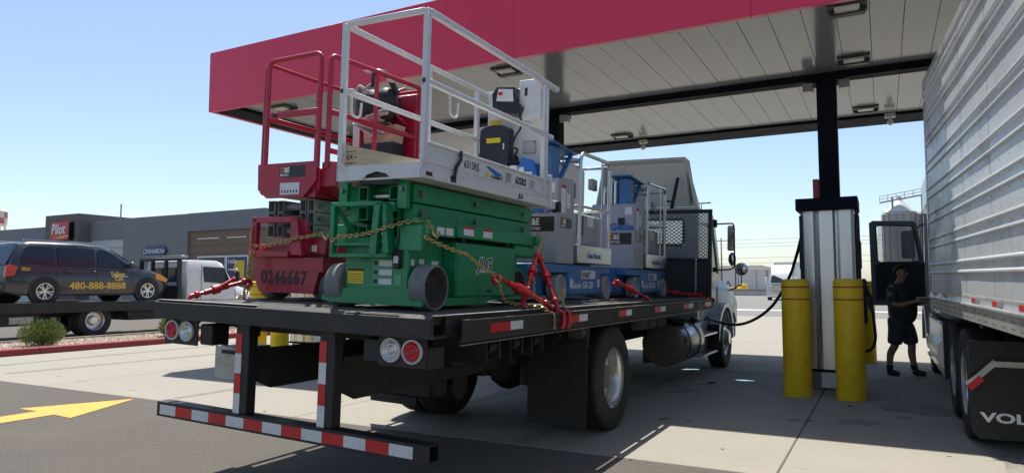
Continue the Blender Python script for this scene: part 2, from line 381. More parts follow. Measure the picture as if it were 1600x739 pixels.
def lamp(x, y, label):
    t = thing('canopy_light', label, 'ceiling light', (x, y, ZS), group='lights under the canopy soffit')
    m = P(); m.box(-.24, .24, -.17, .17, -.03, -.002, .006); m.prism([(-.24, -.03), (.24, -.03), (.20, -.085), (-.20, -.085)], 'y', .06, .17); m.out('housing', 'lamp_body', t)
    m = P(); m.box(-.15, .15, -.14, .055, -.065, -.031, .01); m.out('lens', 'lamp_lens', t)
LN = {(-5.5, 10.05): 'canopy light above the white scissor lift guard rail', (-.3, 9.85): 'canopy light nearest the camera beside the trailer top', (-.3, 12.2): 'canopy light just in front of the column above the diesel dispenser', (-.2, 15.8): 'canopy light behind the column near the trailer roof edge', (-5.5, 15.9): 'canopy light above the hood of the mast lifts', (-10.75, 10.05): 'canopy light at the far end behind the red guard rail'}
for (x, y), l in LN.items(): lamp(x, y, l)
for x, y, l in ((.24, 16.3, 'small white security camera hanging under the canopy edge near the trailer'), (-5.13, 16.4, 'small white security camera hanging under the canopy edge above the roof fairing')):
    t = thing('security_camera', l, 'camera', (x, y, 5.1), group='cameras under the canopy edge')
    m = P(); m.box(-.10, .10, -.05, .05, -.09, -.001, .008); m.cyl((0, 0, -.09), (0, 0, -.14), .03); m.out('mount', 'lamp_lens', t)
    m = P(); m.ball((0, 0, -.19), .065); m.out('dome', 'lamp_lens', t)

# ================================================================ pump island
def bollard(x, y, label, h=1.59):
    t = thing('bollard', label, 'bollard', (x, y, 0), group='yellow bollards guarding the pump islands')
    m = P(); m.lathe([(.178, 0), (.182, .01), (.182, h-.05), (.175, h-.02), (.155, h-.004), (0, h)], n=28); m.out('sleeve', 'yellow', t)
    for z in (h-.11, h-.275):
        m = P(); m.lathe([(.1825, z-.009), (.1836, z-.008), (.1836, z+.008), (.1825, z+.009)], n=28); m.out('red_stripe', 'tape_red', t)
bollard(-1.075, 10.25, 'yellow bollard in front of the diesel dispenser on the truck side')
bollard(-.42, 10.24, 'yellow bollard in front of the diesel dispenser on the trailer side')
bollard(-1.075, 15.32, 'yellow bollard behind the diesel dispenser on the truck side')
bollard(-.34, 15.32, 'yellow bollard behind the diesel dispenser on the trailer side')
bollard(-11.55, 10.25, 'far yellow bollard seen under the flatbed, nearer the tail light')
bollard(-10.90, 10.24, 'far yellow bollard seen under the flatbed, further from the tail light')
def dispenser(cx, label, rich):
    t = thing('fuel_dispenser', label, 'fuel dispenser', (cx, 11.05, 0), group='diesel dispensers')
    m = P(); pl = [(-.345, .03), (-.33, .012), (-.31, .006), (-.20, .0), (-.18, .012), (-.155, .022), (-.135, .012), (-.12, .0), (.06, 0), (.078, .012), (.095, .022), (.115, .02), (.13, .008), (.15, .002), (.30, .008), (.33, .018), (.345, .03)]
    m.prism(pl+[(.345, .62), (-.345, .62)], 'z', .29, 2.60); m.out('cladding', 'steel', t, smooth=14)
    m = P(); m.box(-.30, .30, .04, .6, .0, .288, .006); m.out('base', 'steel_dark', t)
    m = P(); m.box(-.15, .15, -.02, .036, .03, .25, .004); m.out('base_plate', 'tow_white', t)
    m = P(); m.box(-.36, .36, -.03, .66, .255, .288, .006); m.out('skirt', 'canopy_dark', t)
    m = P(); m.box(-.43, .40, -.10, .74, 2.602, 2.78, .008); m.out('cap', 'canopy_dark', t)
    for s_ in (-1, 1):
        m = P(); m.box(s_*.346, s_*.40, .06, .58, .5, 2.55, .015); m.out('service_door', 'black', t)
        m = P(); m.box(s_*.402, s_*.415, .12, .52, 1.75, 2.15, .006); m.out('screen', 'glass_dark', t)
        m = P(); m.box(s_*.402, s_*.47, .16, .34, .95, 1.6, .02); m.out('nozzle_boot', 'black', t)
    return t
d0 = dispenser(-.685, 'tall stainless diesel dispenser with black cap beside the truck cab', True)
dispenser(-5.93, 'stainless diesel dispenser on the island behind the flatbed rear wheel', False)
dispenser(-11.13, 'stainless diesel dispenser on the farthest island behind the flatbed', False)
# nozzle and hose on the trailer side
m = P(T=Matrix.Translation((.685, -11.05, 0))); 
m.tube([(-.24, 11.25, 1.45), (-.17, 11.2, 1.35), (-.14, 11.2, 1.05), (-.12, 11.2, .75), (-.16, 11.22, .60), (-.25, 11.3, .55)], .021, fil=.2); m.out('hose', 'hose', d0)
m = P(T=Matrix.Translation((.685, -11.05, 0))); m.bar((-.25, 11.25, 1.52), (-.16, 11.2, 1.30), .05, .05, c=.01); m.bar((-.235, 11.17, 1.34), (-.15, 11.15, 1.12), .02, .04); m.out('nozzle', 'black', d0)
hp = [(-1.05, 11.3, 2.32), (-1.07, 11.15, 2.2), (-1.12, 11.2, 2.02), (-1.25, 11.50, 1.71), (-1.4, 11.74, 1.44), (-1.6, 11.95, 1.17), (-1.8, 12.06, 1.0), (-2.0, 12.10, .89), (-2.15, 12.03, .845), (-2.3, 11.95, .85), (-2.43, 11.75, .90), (-2.50, 11.5, .95)]
m = P(); m.tube(hp, .024, n=10, fil=.12); t = thing('fuel_hose', 'black fuel hose drooping from the dispenser into the truck tank', 'hose', hp[-1])
m2 = P(Matrix.Translation(-Vector(hp[-1]))); m2.tube(hp, .024, n=10, fil=.12); m2.out('hose', 'hose', t); m.b.free()
m = P(Matrix.Translation(-Vector(hp[-1]))); m.bar((-2.50, 11.5, .95), (-2.52, 11.28, .99), .05, .05, c=.012); m.cyl((-2.52, 11.28, .99), (-2.53, 11.18, .96), .016); m.tube([(-2.5, 11.46, .92), (-2.5, 11.4, .87), (-2.52, 11.3, .92)], .008); m.out('nozzle', 'black', t)
mat('water', (.30, .30, .29), .03, var=.02, rvar=.01, spec=1.0, coat=1.)
for i, (x, y, w, l, a, lab) in enumerate([(-2.9, 10.45, .11, .07, .3, 'small bright puddle nearest the flatbed rear wheel'), (-2.5, 10.88, .26, .13, .9, 'largest bright puddle on the shaded concrete by the truck'), (-2.02, 11.48, .17, .06, .2, 'bright puddle nearest the dispenser bollards'), (-3.09, 12.53, .17, .07, .5, 'bright puddle farthest back below the fuel tank')]):
    m = P(Matrix.Translation((x, y, .003)) @ Matrix.Rotation(a, 4, 'Z')); n = 9; rg = random.Random(i)
    pts = [((w+rg.uniform(-.04, .03))*math.cos(6.283*k/n), (l+rg.uniform(-.03, .03))*math.sin(6.283*k/n)) for k in range(n)]
    m.prism(pts, 'z', 0, .0015); tag(m.out('puddle', 'water', smooth=0), lab, 'puddle', 'small puddles under the truck')
# road dirt, oil drips

mat('oil_stain', (.055, .05, .045), .55, var=.35, scale=14, dirt=((.20, .185, .16), .45, 18))
mat('damp_patch', (.17, .16, .135), .75, var=.25, scale=8, dirt=((.25, .235, .19), .55, 10))
rg = random.Random(11)
def stain(x, y, rx, ry, a, lab, mt='oil_stain', n=22):
    m = P(Matrix.Translation((x, y, .0022)) @ Matrix.Rotation(a, 4, 'Z')); ph = [rg.uniform(0, 6.28) for _ in range(4)]
    pts = []
    for k in range(n):
        t = 6.2832*k/n; w = 1+.25*math.sin(2*t+ph[0])+.18*math.sin(3*t+ph[1])+.12*math.sin(5*t+ph[2])+.1*rg.random(); pts.append((rx*w*math.cos(t), ry*w*math.sin(t)))
    m.prism(pts, 'z', 0, .0012); struct(m.out('oil_stain', mt, smooth=0))
for i in range(46):
    stain(rg.uniform(-3.6, .6) if i % 3 else rg.uniform(-12, 4), rg.uniform(7.3, 15), rg.uniform(.015, .07), rg.uniform(.012, .05), rg.uniform(0, 3), '')
for i in range(16): stain(rg.uniform(-9, 2), rg.uniform(5.0, 7.4), rg.uniform(.008, .03), rg.uniform(.008, .02), rg.uniform(0, 3), '')
for x, y, rx, ry, a in ((-3.3, 11.7, .5, .22, .4), (-2.6, 9.9, .35, .10, 1.2), (-1.9, 12.6, .6, .2, .2), (.35, 9.9, .3, .5, .1), (-3.4, 8.9, .25, .12, .6), (-.3, 8.6, .22, .14, 1)): stain(x, y, rx, ry, a, '', 'damp_patch', 30)

mat('tyre_mark', (.19, .175, .145), .85, var=.3, scale=5, dirt=((.27, .25, .205), .66, 6))
for x0, y0, x1, y1, w in ((-3.1, 6.0, -2.9, 13.5, .22), (-4.9, 6.2, -4.6, 16, .24), (.9, 6.1, .75, 9.0, .26), (-8.3, 6.1, -8.0, 15, .22), (-13.2, 6.4, -12.9, 16, .24), (-14.6, 6.0, -14.9, 13, .2)):
    m = P(); n = 14; L_ = []; R_ = []
    for k in range(n+1):
        t = k/n; x = x0+(x1-x0)*t+.10*math.sin(t*2.6+x0); y = y0+(y1-y0)*t; ww = w*(.75+.25*math.sin(k*1.7+x0))/2; L_.append((x-ww, y)); R_.append((x+ww, y))
    m.prism(L_+R_[::-1], 'z', .0017, .0026); struct(m.out('tyre_mark', 'tyre_mark', smooth=0))
# ================================================================ BACKGROUND
# travel centre building, facade plane Y = 34
BY = 34.0
bt = thing('travel_center', 'low grey travel centre with brown wood panel entrance and sign tower', 'building', (-50, BY, 0)); bT = Matrix.Translation((50, -BY, 0))
def part(nm, mt, x0, x1, y0, y1, z0, z1, c=.01, par=None): mm = P(bT); mm.box(x0, x1, y0, y1, z0, z1, c); return mm.out(nm, mt, par or bt)
part('wall', 'wall_panel', -95, -63.2, BY, BY+20, 0, 4.9); part('parapet', 'wall_slate', -95, -63.2, BY-.12, BY+20, 4.9, 6.65)
tw = part('sign_tower', 'wall_tower', -63.2, -58.3, BY-1.1, BY+6, 0, 7.45); part('tower_panel', 'wall_light', -62.4, -59.6, BY-1.16, BY-1.102, 2.2, 3.95, par=tw)
part('wall', 'wall_panel', -58.7, -52.7, BY, BY+19, 0, 5.25); part('parapet', 'wall_slate', -58.7, -52.7, BY-.1, BY+19, 5.25, 6.75)
for z in (4.55, 3.9, 3.2): part('cladding_rib', 'wall_light', -58.6, -52.8, BY-.05, BY-.002, z, z+.05)
part('wall', 'wall_grey', -52.7, -45.0, BY-.8, BY+18, 0, 6.78); part('parapet', 'wall_slate', -45.0, -37, BY-.8, BY+18, 5.45, 6.8)
for k in range(10): part('wood_panel', 'wall_wood', -44.998, -37, BY-.6-random.uniform(0, .02), BY+17, k*.545+.004, k*.545+.54, .01)
w = part('window_frame', 'ink_white', -43.9, -40.9, BY-.72, BY-.632, .1, 3.62); part('pane', 'glass_blue', -43.8, -41.0, BY-.74, BY-.722, .2, 3.5, par=w)
w = part('window_frame', 'ink_white', -40.85, -38.6, BY-.72, BY-.632, .1, 3.62); part('pane', 'glass_blue', -40.7, -38.75, BY-.74, BY-.722, .2, 1.8, par=w)
ps = part('poster', 'poster_blue', -40.72, -38.73, BY-.74, BY-.722, 1.9, 3.5, .0, w)
mm = P(bT); mm.prism([(-39.85, 3.25), (-38.95, 3.25), (-38.95, 2.0), (-39.35, 2.05), (-40.05, 2.55)][::-1], 'y', BY-.748, BY-.742); mm.out('state_outline', 'poster_yellow', w, smooth=0)
text('poster_lettering', 'Hello', 'ink_white', w, .42, Vector((-40.62, BY-.749, 3.05))-Vector((-50, BY, 0)), (1, 0, 0), (0, 0, 1), .01)
for x0, x1 in ((-44.0, -41.7), (-40.9, -38.9)): part('light_strip', 'ink_white', x0, x1, BY-.70, BY-.63, 4.85, 4.93)
part('fascia_band', 'wall_light', -64, -58.7, BY-1.9, BY-1.3, 3.2, 3.5)
ac = part('roof_unit', 'roof_light', -54.4, -53.6, BY+2, BY+3, 6.75, 7.15)
mm = P(bT); mm.cyl((-56, BY+1, 6.7), (-56, BY+1, 8.3), .06, n=6); mm.out('antenna', 'steel_dark', bt)
sg = thing('fascia_sign', 'red illuminated shop sign with white letters on the sign tower', 'sign', (-60.35, BY-1.32, 5.25))
mm = P(); mm.box(-1.3, 1.3, -.15, .2, 0, 1.5, .03); mm.out('sign_box', 'sign_red', sg)
mm = P(); mm.box(1.302, 1.46, -.14, .2, .0, 1.5, .03); mm.out('sign_return', 'canopy_dark', sg)
text('lettering', 'Pilot', 'ink_white', sg, 1.18, (-1.2, -.153, .55), (1, 0, 0), (0, 0, 1), .03, .08, sx=.92)
mm = P(); mm.prism([(-.8, .18), (.2, .34), (1.3, .40), (1.4, .30), (.4, .16)], 'y', -.16, -.151); mm.out('swoosh', 'ink_gold', sg)
s2 = thing('oval_sign', 'dark blue scalloped bakery sign on the grey wall', 'sign', (-48.6, BY-.97, 4.1))
mm = P(); n = 40; pl = [((1.32+.10*abs(math.cos(5*a)))*math.copysign(abs(math.cos(a))**.6, math.cos(a)), (.36+.05*math.cos(9*a))*math.copysign(abs(math.sin(a))**.7, math.sin(a))) for a in [2*math.pi*k/n for k in range(n)]]
mm.prism(pl, 'y', 0, .16); mm.out('sign_box', 'sign_blue', s2); text('lettering', 'CINNABON', 'ink_white', s2, .48, (0, -.004, -.17), (1, 0, 0), (0, 0, 1), .004, align='CENTER')
# water tower
mat('check_red', (.42, .13, .12), .8); mat('tank_white', (.55, .53, .50), .8)
wt = thing('water_tower', 'red and white checkered water tank on legs beyond the building', 'water tower', (-199, 90, 0))
mm = P(); mm.lathe([(0, 15.4), (3.9, 16.9), (4.0, 17.0), (4.0, 20.2), (3.2, 21.2), (0, 21.9)], n=24); mm.out('tank', 'tank_white', wt)
for k in range(12):
    for j in range(2):
        if (k+j) % 2: continue
        a0 = 2*math.pi*k/12; a1 = 2*math.pi*(k+1)/12; z0 = 17.1+j*1.5
        mm = P(); ring = lambda r, a: (r*math.cos(a), r*math.sin(a)); q = [ring(4.02, a0+(a1-a0)*i/3) for i in range(4)]; q += [ring(3.98, a0+(a1-a0)*i/3) for i in (3, 2, 1, 0)]
        mm.prism(q, 'z', z0, z0+1.45); mm.out('red_check', 'check_red', wt)
for k in range(6):
    a = 2*math.pi*k/6+.3; mm = P(); mm.cyl((3.7*math.cos(a), 3.7*math.sin(a), 0), (3.6*math.cos(a), 3.6*math.sin(a), 16.9), .28, n=8); mm.out('leg', 'ink_white', wt)
# warehouse, far semi, poles and wires, silos
wh = thing('warehouse', 'pale metal warehouse on the horizon between mirror and dispenser', 'building', (-30, 150, 0))
mm = P(); mm.box(-22, 9.0, 0, 30, 0, 4.75); mm.prism([(9.0, 0), (10.6, 4), (10.6, 4.7), (9.0, 4.75)], 'y', 0, 30); mm.out('wall', 'wall_panel', wh)
mm = P(); mm.prism([(-22.3, 4.7), (9.2, 4.7), (11, 5.0), (8, 5.7), (-22.3, 5.7)], 'y', -.4, 30.4); mm.out('roof', 'roof_light', wh)
for k in range(9): mm = P(); mm.box(-22+k*3.6, -21.9+k*3.6, -.06, -.002, 0, 4.65); mm.out('cladding_joint', 'wall_grey', wh)
mm = P(); mm.box(8.8, 9.05, -.12, -.002, 0, 4.7); mm.out('corner_trim', 'wall_slate', wh)
mm = P(); mm.box(-70, 40, 108, 108.6, -.02, .55); tag(mm.out('boundary_wall', 'wall_light'), 'low pale boundary wall along the far side of the road', 'wall')
mm = P(); mm.box(-70, 40, 112, 112.5, -.02, .95); tag(mm.out('dirt_bank', 'desert'), 'tan earth bank behind the boundary wall', 'bank')
ex = thing('yellow_machine', 'small yellow machine parked beyond the road by the warehouse', 'machine', (-23, 130, 0))
mm = P(); mm.box(-1.6, 1.4, -.6, .6, .3, 1.2, .1); mm.box(.2, 1.2, -.5, .5, 1.2, 1.8, .1); mm.out('body', 'yellow', ex)
mm = P(); mm.bar((-1.4, 0, 1), (-2.0, 0, 2.3), .2); mm.bar((-2.0, 0, 2.3), (-2.6, 0, .8), .16); mm.out('boom', 'frame_black', ex)
for x in (-1, 1): mm = P(); mm.cyl((x, -.65, .35), (x, .65, .35), .36); mm.out('wheel', 'rubber', ex)
fs_ = thing('white_semi_truck', 'distant white semi tractor facing the camera across the road', 'truck', (-9.4, 75, 0))
mm = P(); hd = [(-1.2, .55), (1.2, .55), (1.25, 1.2), (1.15, 1.75), (-1.15, 1.75), (-1.25, 1.2)]
mm.prism(hd, 'y', 0, 1.7); mm.out('hood', 'tow_white', fs_)
mm = P(); mm.loft([[(-1.2, 1.5, .9), (1.2, 1.5, .9), (1.2, 1.6, 2.0), (.95, 2.2, 2.7), (-.95, 2.2, 2.7), (-1.2, 1.6, 2.0)], [(-1.25, 3, .9), (1.25, 3, .9), (1.25, 3, 2.2), (1.1, 3.4, 3.6), (-1.1, 3.4, 3.6), (-1.25, 3, 2.2)], [(-1.25, 5.6, .9), (1.25, 5.6, .9), (1.25, 5.6, 2.2), (1.15, 5.6, 3.75), (-1.15, 5.6, 3.75), (-1.25, 5.6, 2.2)]]); mm.out('cab', 'tow_white', fs_)
mm = P(); mm.quad((-1.02, 1.56, 1.82), (1.02, 1.56, 1.82), (.95, 2.1, 2.55), (-.95, 2.1, 2.55)); mm.out('windscreen', 'glass_dark', fs_)
mm = P(); mm.box(-.62, .62, -.04, .02, .85, 1.6, .02); mm.out('grille', 'steel_dark', fs_)
for z in (.95, 1.1, 1.25, 1.4): mm = P(); mm.box(-.6, .6, -.06, -.042, z, z+.07); mm.out('grille_bar', 'chrome', fs_)
for s_ in (-1, 1):
    mm = P(); mm.box(s_*.72, s_*1.12, -.05, .02, .95, 1.25, .03); mm.out('headlight', 'lens_clear', fs_)
    mm = P(); mm.cyl((s_*.85, .9, .5), (s_*1.2, .9, .5), .5); mm.out('wheel', 'rubber', fs_)
    mm = P(); mm.box(s_*1.35, s_*1.55, 1.6, 1.7, 1.6, 2.4, .03); mm.out('mirror', 'tow_white', fs_)
mm = P(); mm.box(-1.22, 1.22, -.1, .1, .32, .62, .06); mm.out('bumper', 'chrome', fs_)
mm = P(); mm.box(-1.28, 1.28, 6.4, 19, 1.2, 4.05); mm.out('trailer_box', 'tow_white', fs_)
mm = P(); mm.box(-.5, .5, 3.5, 3.52, 3.05, 3.2); mm.out('roof_vent', 'glass_dark', fs_)
def pole(x, y, h, label, arm=0):
    t = thing('utility_pole', label, 'pole', (x, y, 0), group='poles along the far road')
    mm = P(); mm.cyl((0, 0, 0), (0, 0, h), .15, .09, n=8); mm.out('post', 'wood_pole', t)
    if arm: mm = P(); mm.bar((-arm, 0, h-.5), (arm, 0, h-.5), .1, .12); mm.out('crossarm', 'wood_pole', t)
pole(-24.1, 120, 9.6, 'wooden utility pole with crossarm left of the truck mirror', 1.0); pole(-21.5, 118, 5.6, 'short thin pole just right of the round truck mirror'); pole(-13.4, 120, 5.2, 'short pole behind the distant white semi tractor', .5)
t = thing('light_pole', 'tall twin lamp pole rising above the headache rack', 'street lamp', (-27.3, 120, 0)); mm = P(); mm.cyl((0, 0, 0), (0, 0, 15.7), .14, .08, n=8); mm.out('post', 'steel_dark', t)
for s_ in (-1, 1): mm = P(); mm.box(s_*.1, s_*1.6, -.2, .2, 15.6, 15.8, .03); mm.out('lamp_head', 'lamp_body', t)
for i, z in enumerate((9.06, 8.42, 7.88, 6.07, 5.22)):
    mm = P(); mm.tube([(-75+k*10, 120+i*.3, z+.25*math.cos(k*.9)*(.6)) for k in range(13)], .022, n=4); tag(mm.out('power_line', 'black'), ['topmost', 'second highest', 'middle', 'second lowest', 'lowest'][i]+' overhead wire crossing the sky behind the mirror', 'wire', 'overhead wires')
def silo(x, y, r, h, label):
    t = thing('grain_silo', label, 'silo', (x, y, 0), group='grain silos'); mm = P()
    prof = [(r, 0)]; z = 0
    while z < h: prof += [(r, z), (r+.05, z+.25), (r, z+.5)]; z += .5
    mm.lathe(prof, n=28); mm.out('bin', 'silo', t)
    mm = P(); mm.lathe([(r+.12, h), (r*.16, h+r*.95), (.35, h+r*.98), (.35, h+r*1.15), (0, h+r*1.15)], n=28); mm.out('cone_roof', 'roof_light', t)
    for k in range(14): a = 2*math.pi*k/14; mm = P(); mm.bar(((r+.08)*math.cos(a), (r+.08)*math.sin(a), 0), ((r+.08)*math.cos(a), (r+.08)*math.sin(a), h), .14, .10); mm.out('stiffener', 'silo', t)
silo(2.75, 130, 2.55, 13.2, 'large round grain silo with cone roof, left of the pair'); silo(8.0, 131, 2.5, 13.2, 'grain silo with cone roof partly hidden by the trailer')
t = thing('conveyor_gantry', 'grey steel conveyor gantry across the silo tops', 'gantry', (1, 130, 0)); mm = P()
a0 = Vector((-.1, 128.5, 15.1)); a1 = Vector((12, 128.5, 17.0)); o_ = Vector((1, 130, 0)); a0 -= o_; a1 -= o_
mm.bar(a0, a1, .9, .18)
mm.out('walkway', 'silo', t); mm = P()
for k in range(11):
    q = a0.lerp(a1, k/10)
    for dy in (-.42, .42): mm.cyl(q+Vector((0, dy, 0)), q+Vector((0, dy, 1.05)), .035, n=5)
for dz in (.55, 1.05):
    for dy in (-.42, .42): mm.cyl(a0+Vector((0, dy, dz)), a1+Vector((0, dy, dz)), .035, n=5)
mm.out('railing', 'silo', t); mm = P(); mm.box(1.6-1, 1.9-1, -1.6, -1.3, 13, 16); mm.box(4.8, 5.1, -1.6, -1.3, 13, 16); mm.out('support', 'silo', t)
# ================================================================ FLATBED TRUCK
TY, TR = R(.53), R(1.73); TO = Vector((-3.75, 3.0, 0))
TRK = Matrix.Translation(TO) @ Matrix.Rotation(TY, 4, 'Z') @ Matrix.Rotation(TR, 4, 'Y')   # rolled bed frame -> world
fb = thing('flatbed_truck', 'black flatbed truck carrying scissor lifts and mast lifts under the canopy', 'truck', TO, (0, 0, TY))
RL = Matrix.Rotation(TR, 4, 'Y')
def Q(): return P(RL)
DZ = 1.34
m = Q(); m.box(-1.222, 1.222, .47, 8.40, 1.285, DZ, .006); deck = m.out('deck', 'deck_top', fb)
# deck planks / weld seams: steel plates laid across
for k in range(7):
    m = Q(); m.box(-1.218, 1.218, .50+k*1.13, .50+k*1.13+1.115, DZ+.001, DZ+.005, .002); m.out('deck_plate', 'deck_top', deck)
m = Q(); m.prism([(.44, 1.335), (.47, 1.352), (.66, 1.352), (.66, 1.345), (.474, 1.345), (.474, 1.225), (.62, 1.225), (.62, 1.213), (.44, 1.213)], 'x', -1.30, 1.30); m.out('tail_channel', 'frame_black', fb)
m = Q(); m.box(-1.28, -.20, .452, .50, 1.3525, 1.3565, .001); m.out('worn_tail_edge', 'worn_edge', fb); m = Q(); m.box(.62, 1.05, .452, .462, 1.3525, 1.3565); m.out('worn_tail_edge', 'worn_edge', fb)
for s in (-1, 1):
    m = Q(); m.box(s*1.223, s*1.262, .67, 8.42, 1.22, DZ+.006, .004); m.out('side_rail', 'frame_black', fb)
    m = Q(); m.box(s*1.224, s*1.261, .70, 2.6, DZ+.007, DZ+.010); m.out('worn_edge_strip', 'worn_edge', fb); m = Q(); m.box(s*1.23, s*1.258, 2.75, 8.3, DZ+.007, DZ+.0095); m.out('worn_edge_strip', 'worn_edge', fb)
    m = Q(); m.box(s*1.345, s*1.358, .72, 8.42, 1.175, 1.318, .003); m.box(s*1.33, s*1.345, .72, 8.42, 1.175, 1.187); m.out('rub_rail', 'frame_black', fb)
    m = Q(); m.box(s*1.3455, s*1.3575, .72, 8.42, 1.318, 1.322); m.box(s*1.335, s*1.357, .72, 8.42, 1.158, 1.165); m.out('worn_rail_lip', 'worn_edge', fb)
    for k in range(13):
        m = Q(); y = .85+k*.61; m.box(s*1.263, s*1.344, y, y+.09, 1.19, 1.315, .003); m.out('stake_pocket', 'frame_black', fb)
    for k, (a, b, c) in enumerate(((1.07, 1.36, 1.56), (2.35, 2.66, 2.86), (3.72, 3.96, 4.15), (5.03, 5.28, 5.5), (6.42, 6.72, 6.98), (7.75, 8.0, 8.2))):
        m = Q(); m.box(s*1.3585, s*1.361, a, b, 1.225, 1.287); m.out('red_reflector', 'reflect_red', fb)
        m = Q(); m.box(s*1.3585, s*1.361, b+.002, c, 1.225, 1.287); m.out('white_reflector', 'reflect_white', fb)
for k in range(19):
    m = Q(); y = .75+k*.41; m.prism([(-1.26, 1.282), (1.26, 1.282), (1.26, 1.20), (.55, 1.14), (-.55, 1.14), (-1.26, 1.20)], 'y', y, y+.06); m.out('cross_member', 'frame_black', fb)
for s in (-1, 1):
    m = Q(); m.box(s*.40, s*.48, 1.8, 8.3, 1.0, 1.138, .005); m.out('long_sill', 'frame_black', fb)
    m = Q(); m.box(s*.395, s*.475, 1.8, 12.2, .72, .998, .006); m.out('frame_rail', 'frame_black', fb)
    # pocket for winch boxes / brackets along the sill
    for y in (1.65, 2.05, 2.45, 2.95) if s > 0 else ():
        m = Q(); m.box(s*.5, s*1.0, y, y+.02, .92, 1.14); m.cyl((s*.95, y+.05, 1.05), (s*.95, y+.16, 1.05), .06, n=14); m.box(s*.92, s*1.02, y+.17, y+.2, .95, 1.14); m.out('bracket', 'frame_black', fb)
    m = Q(); m.box(s*.52, s*.60, 1.8, 3.2, .84, .93, .01); m.out('under_rail', 'frame_black', fb)
# winches under the deck edge, just behind and ahead of the wheel
for y in (3.15, 5.1, 5.45, 5.95):
    m = Q(); m.cyl((1.12, y, 1.09), (1.12, y+.16, 1.09), .055); m.box(1.05, 1.2, y-.012, y, 1.0, 1.165); m.box(1.05, 1.2, y+.16, y+.172, 1.0, 1.165); m.cyl((1.12, y-.04, 1.09), (1.12, y-.012, 1.09), .035); m.out('strap_winch', 'steel_dark', fb)
# rear under-ride guard
m = Q(); m.prism([(-.012, -.055), (.095, -.055), (.095, .055), (-.012, .055)], 'x', -1.28, 1.28); 
m.b.free(); m = Q()
for (y0, y1, z0, z1) in ((.50, .508, .455, .565), (.602, .61, .455, .565), (.508, .602, .455, .463), (.508, .602, .557, .565)): m.box(-1.28, 1.28, y0, y1, z0, z1)
guard = m.out('underride_guard', 'black', fb)
n = 13; x0 = -1.245; dx = (1.16-x0)/n
for k in range(n):
    m = Q(); m.box(x0+k*dx+.001, x0+(k+1)*dx-.001, .4975, .4995, .472, .546); m.out('white_reflector' if k % 2 == 0 else 'red_reflector', 'reflect_white' if k % 2 == 0 else 'reflect_red', guard)
for x in (-.385, .425):
    m = Q(); m.box(x-.075, x+.065, .515, .60, .566, 1.212, .006); po = m.out('guard_post', 'black', fb)
    for k in range(4):
        z1 = 1.14-k*.143; m = Q(); m.box(x-.07, x-.005, .5115, .5142, z1-.142, z1); m.out('red_reflector' if k % 2 == 0 else 'white_reflector', 'reflect_red' if k % 2 == 0 else 'reflect_white', po)
    m = Q(); m.prism([(.62, 1.03), (1.75, 1.03), (1.75, .73), (.75, .73), (.60, .80)], 'x', x+.03, x+.05); m.out('gusset_plate', 'frame_black', fb)
    m = Q(); m.prism([(x-.14, 1.185), (x+.07, 1.185), (x+.065, 1.12), (x-.075, 1.12)], 'y', .603, .615); m.out('post_gusset', 'frame_black', fb)
for s in (-1, 1):
    m = Q(); m.box(s*.86, s*1.235, .50, .515, 1.02, 1.235, .004); m.box(s*1.225, s*1.235, .515, .70, 1.02, 1.15); m.out('lamp_bracket', 'black', fb)
    m = Q(); m.box(s*.72, s*.858, .52, .68, 1.03, 1.185, .01); m.out('junction_box', 'black', fb)
    for x, mt, lab in ((1.135, 'lens_red', 'red'), (.97, 'lens_clear', 'clear')):
        m = Q(); m.lathe([(.064, .0), (.077, 0), (.079, .006), (.076, .018), (.066, .020), (.064, .016)], (s*x, .499, 1.125), (0, -1, 0), n=28); tl = m.out('tail_lamp', 'lens_clear', fb)
        m = Q(); pr = [(.065, .004)]
        for k in range(5): pr += [(.062-k*.0125, .016+.002*(k % 2)), (.062-k*.0125-.006, .013)]
        m.lathe(pr+[(0, .018)], (s*x, .499, 1.125), (0, -1, 0), n=28); m.out('lens', mt if mt == 'lens_red' else 'aluminium', tl)
m = Q(); m.box(-1.27, -.93, 1.0, 1.30, .69, .965, .008); tb = m.out('tool_box', 'box_grey', fb, label='dented grey metal tool box under the tail')
m = Q(); m.box(-1.18, -1.02, .990, .999, .90, .93, .003); m.out('latch', 'black', tb)
for x in (-1.2, -1.0): m = Q(); m.box(x-.02, x+.02, 1.02, 1.06, .966, 1.2); m.out('hanger', 'frame_black', tb)
# mud flaps, axle, springs, tanks
for s in (-1, 1):
    m = Q(); m.box(s*.66, s*1.275, 3.08, 3.095, .20, 1.0, .003); m.out('mud_flap', 'rubber', fb)
    m = Q(); m.box(s*.5, s*1.275, 3.10, 3.13, .96, 1.03, .004); m.out('flap_hanger', 'frame_black', fb)
    m = Q(); m.prism([(3.2, .78), (3.95, .64), (4.7, .78), (4.7, .74), (3.95, .58), (3.2, .74)], 'x', s*.47, s*.55); m.out('leaf_spring', 'frame_black', fb)
    m = Q(); m.cyl((s*.52, 3.45, .5), (s*.52, 3.45, .74), .12); m.out('air_bag', 'rubber', fb)
m = P(); m.cyl((-.9, 3.95, .54), (.9, 3.95, .54), .075); m.ball((0, 3.95, .56), (.23, .22, .23)); m.cyl((0, 4.1, .58), (0, 8.6, .72), .05); m.out('rear_axle', 'frame_black', fb)
m = Q(); m.box(-.37, .37, 1.85, 2.1, .55, .95, .02); m.out('under_box', 'frame_black', fb); m = Q(); m.cyl((-.37, 2.3, .62), (.37, 2.3, .62), .13); m.out('air_tank', 'frame_black', fb)
m = Q(); m.box(-.36, .36, 5.2, 8.0, .78, .95, .02); m.box(.05, .36, 4.9, 6.2, .55, .78, .05); m.out('driveline', 'frame_black', fb)
m = Q(); m.cyl((-.6, 2.6, .72), (.45, 2.6, .70), .03); m.out('cross_tube', 'frame_black', fb)
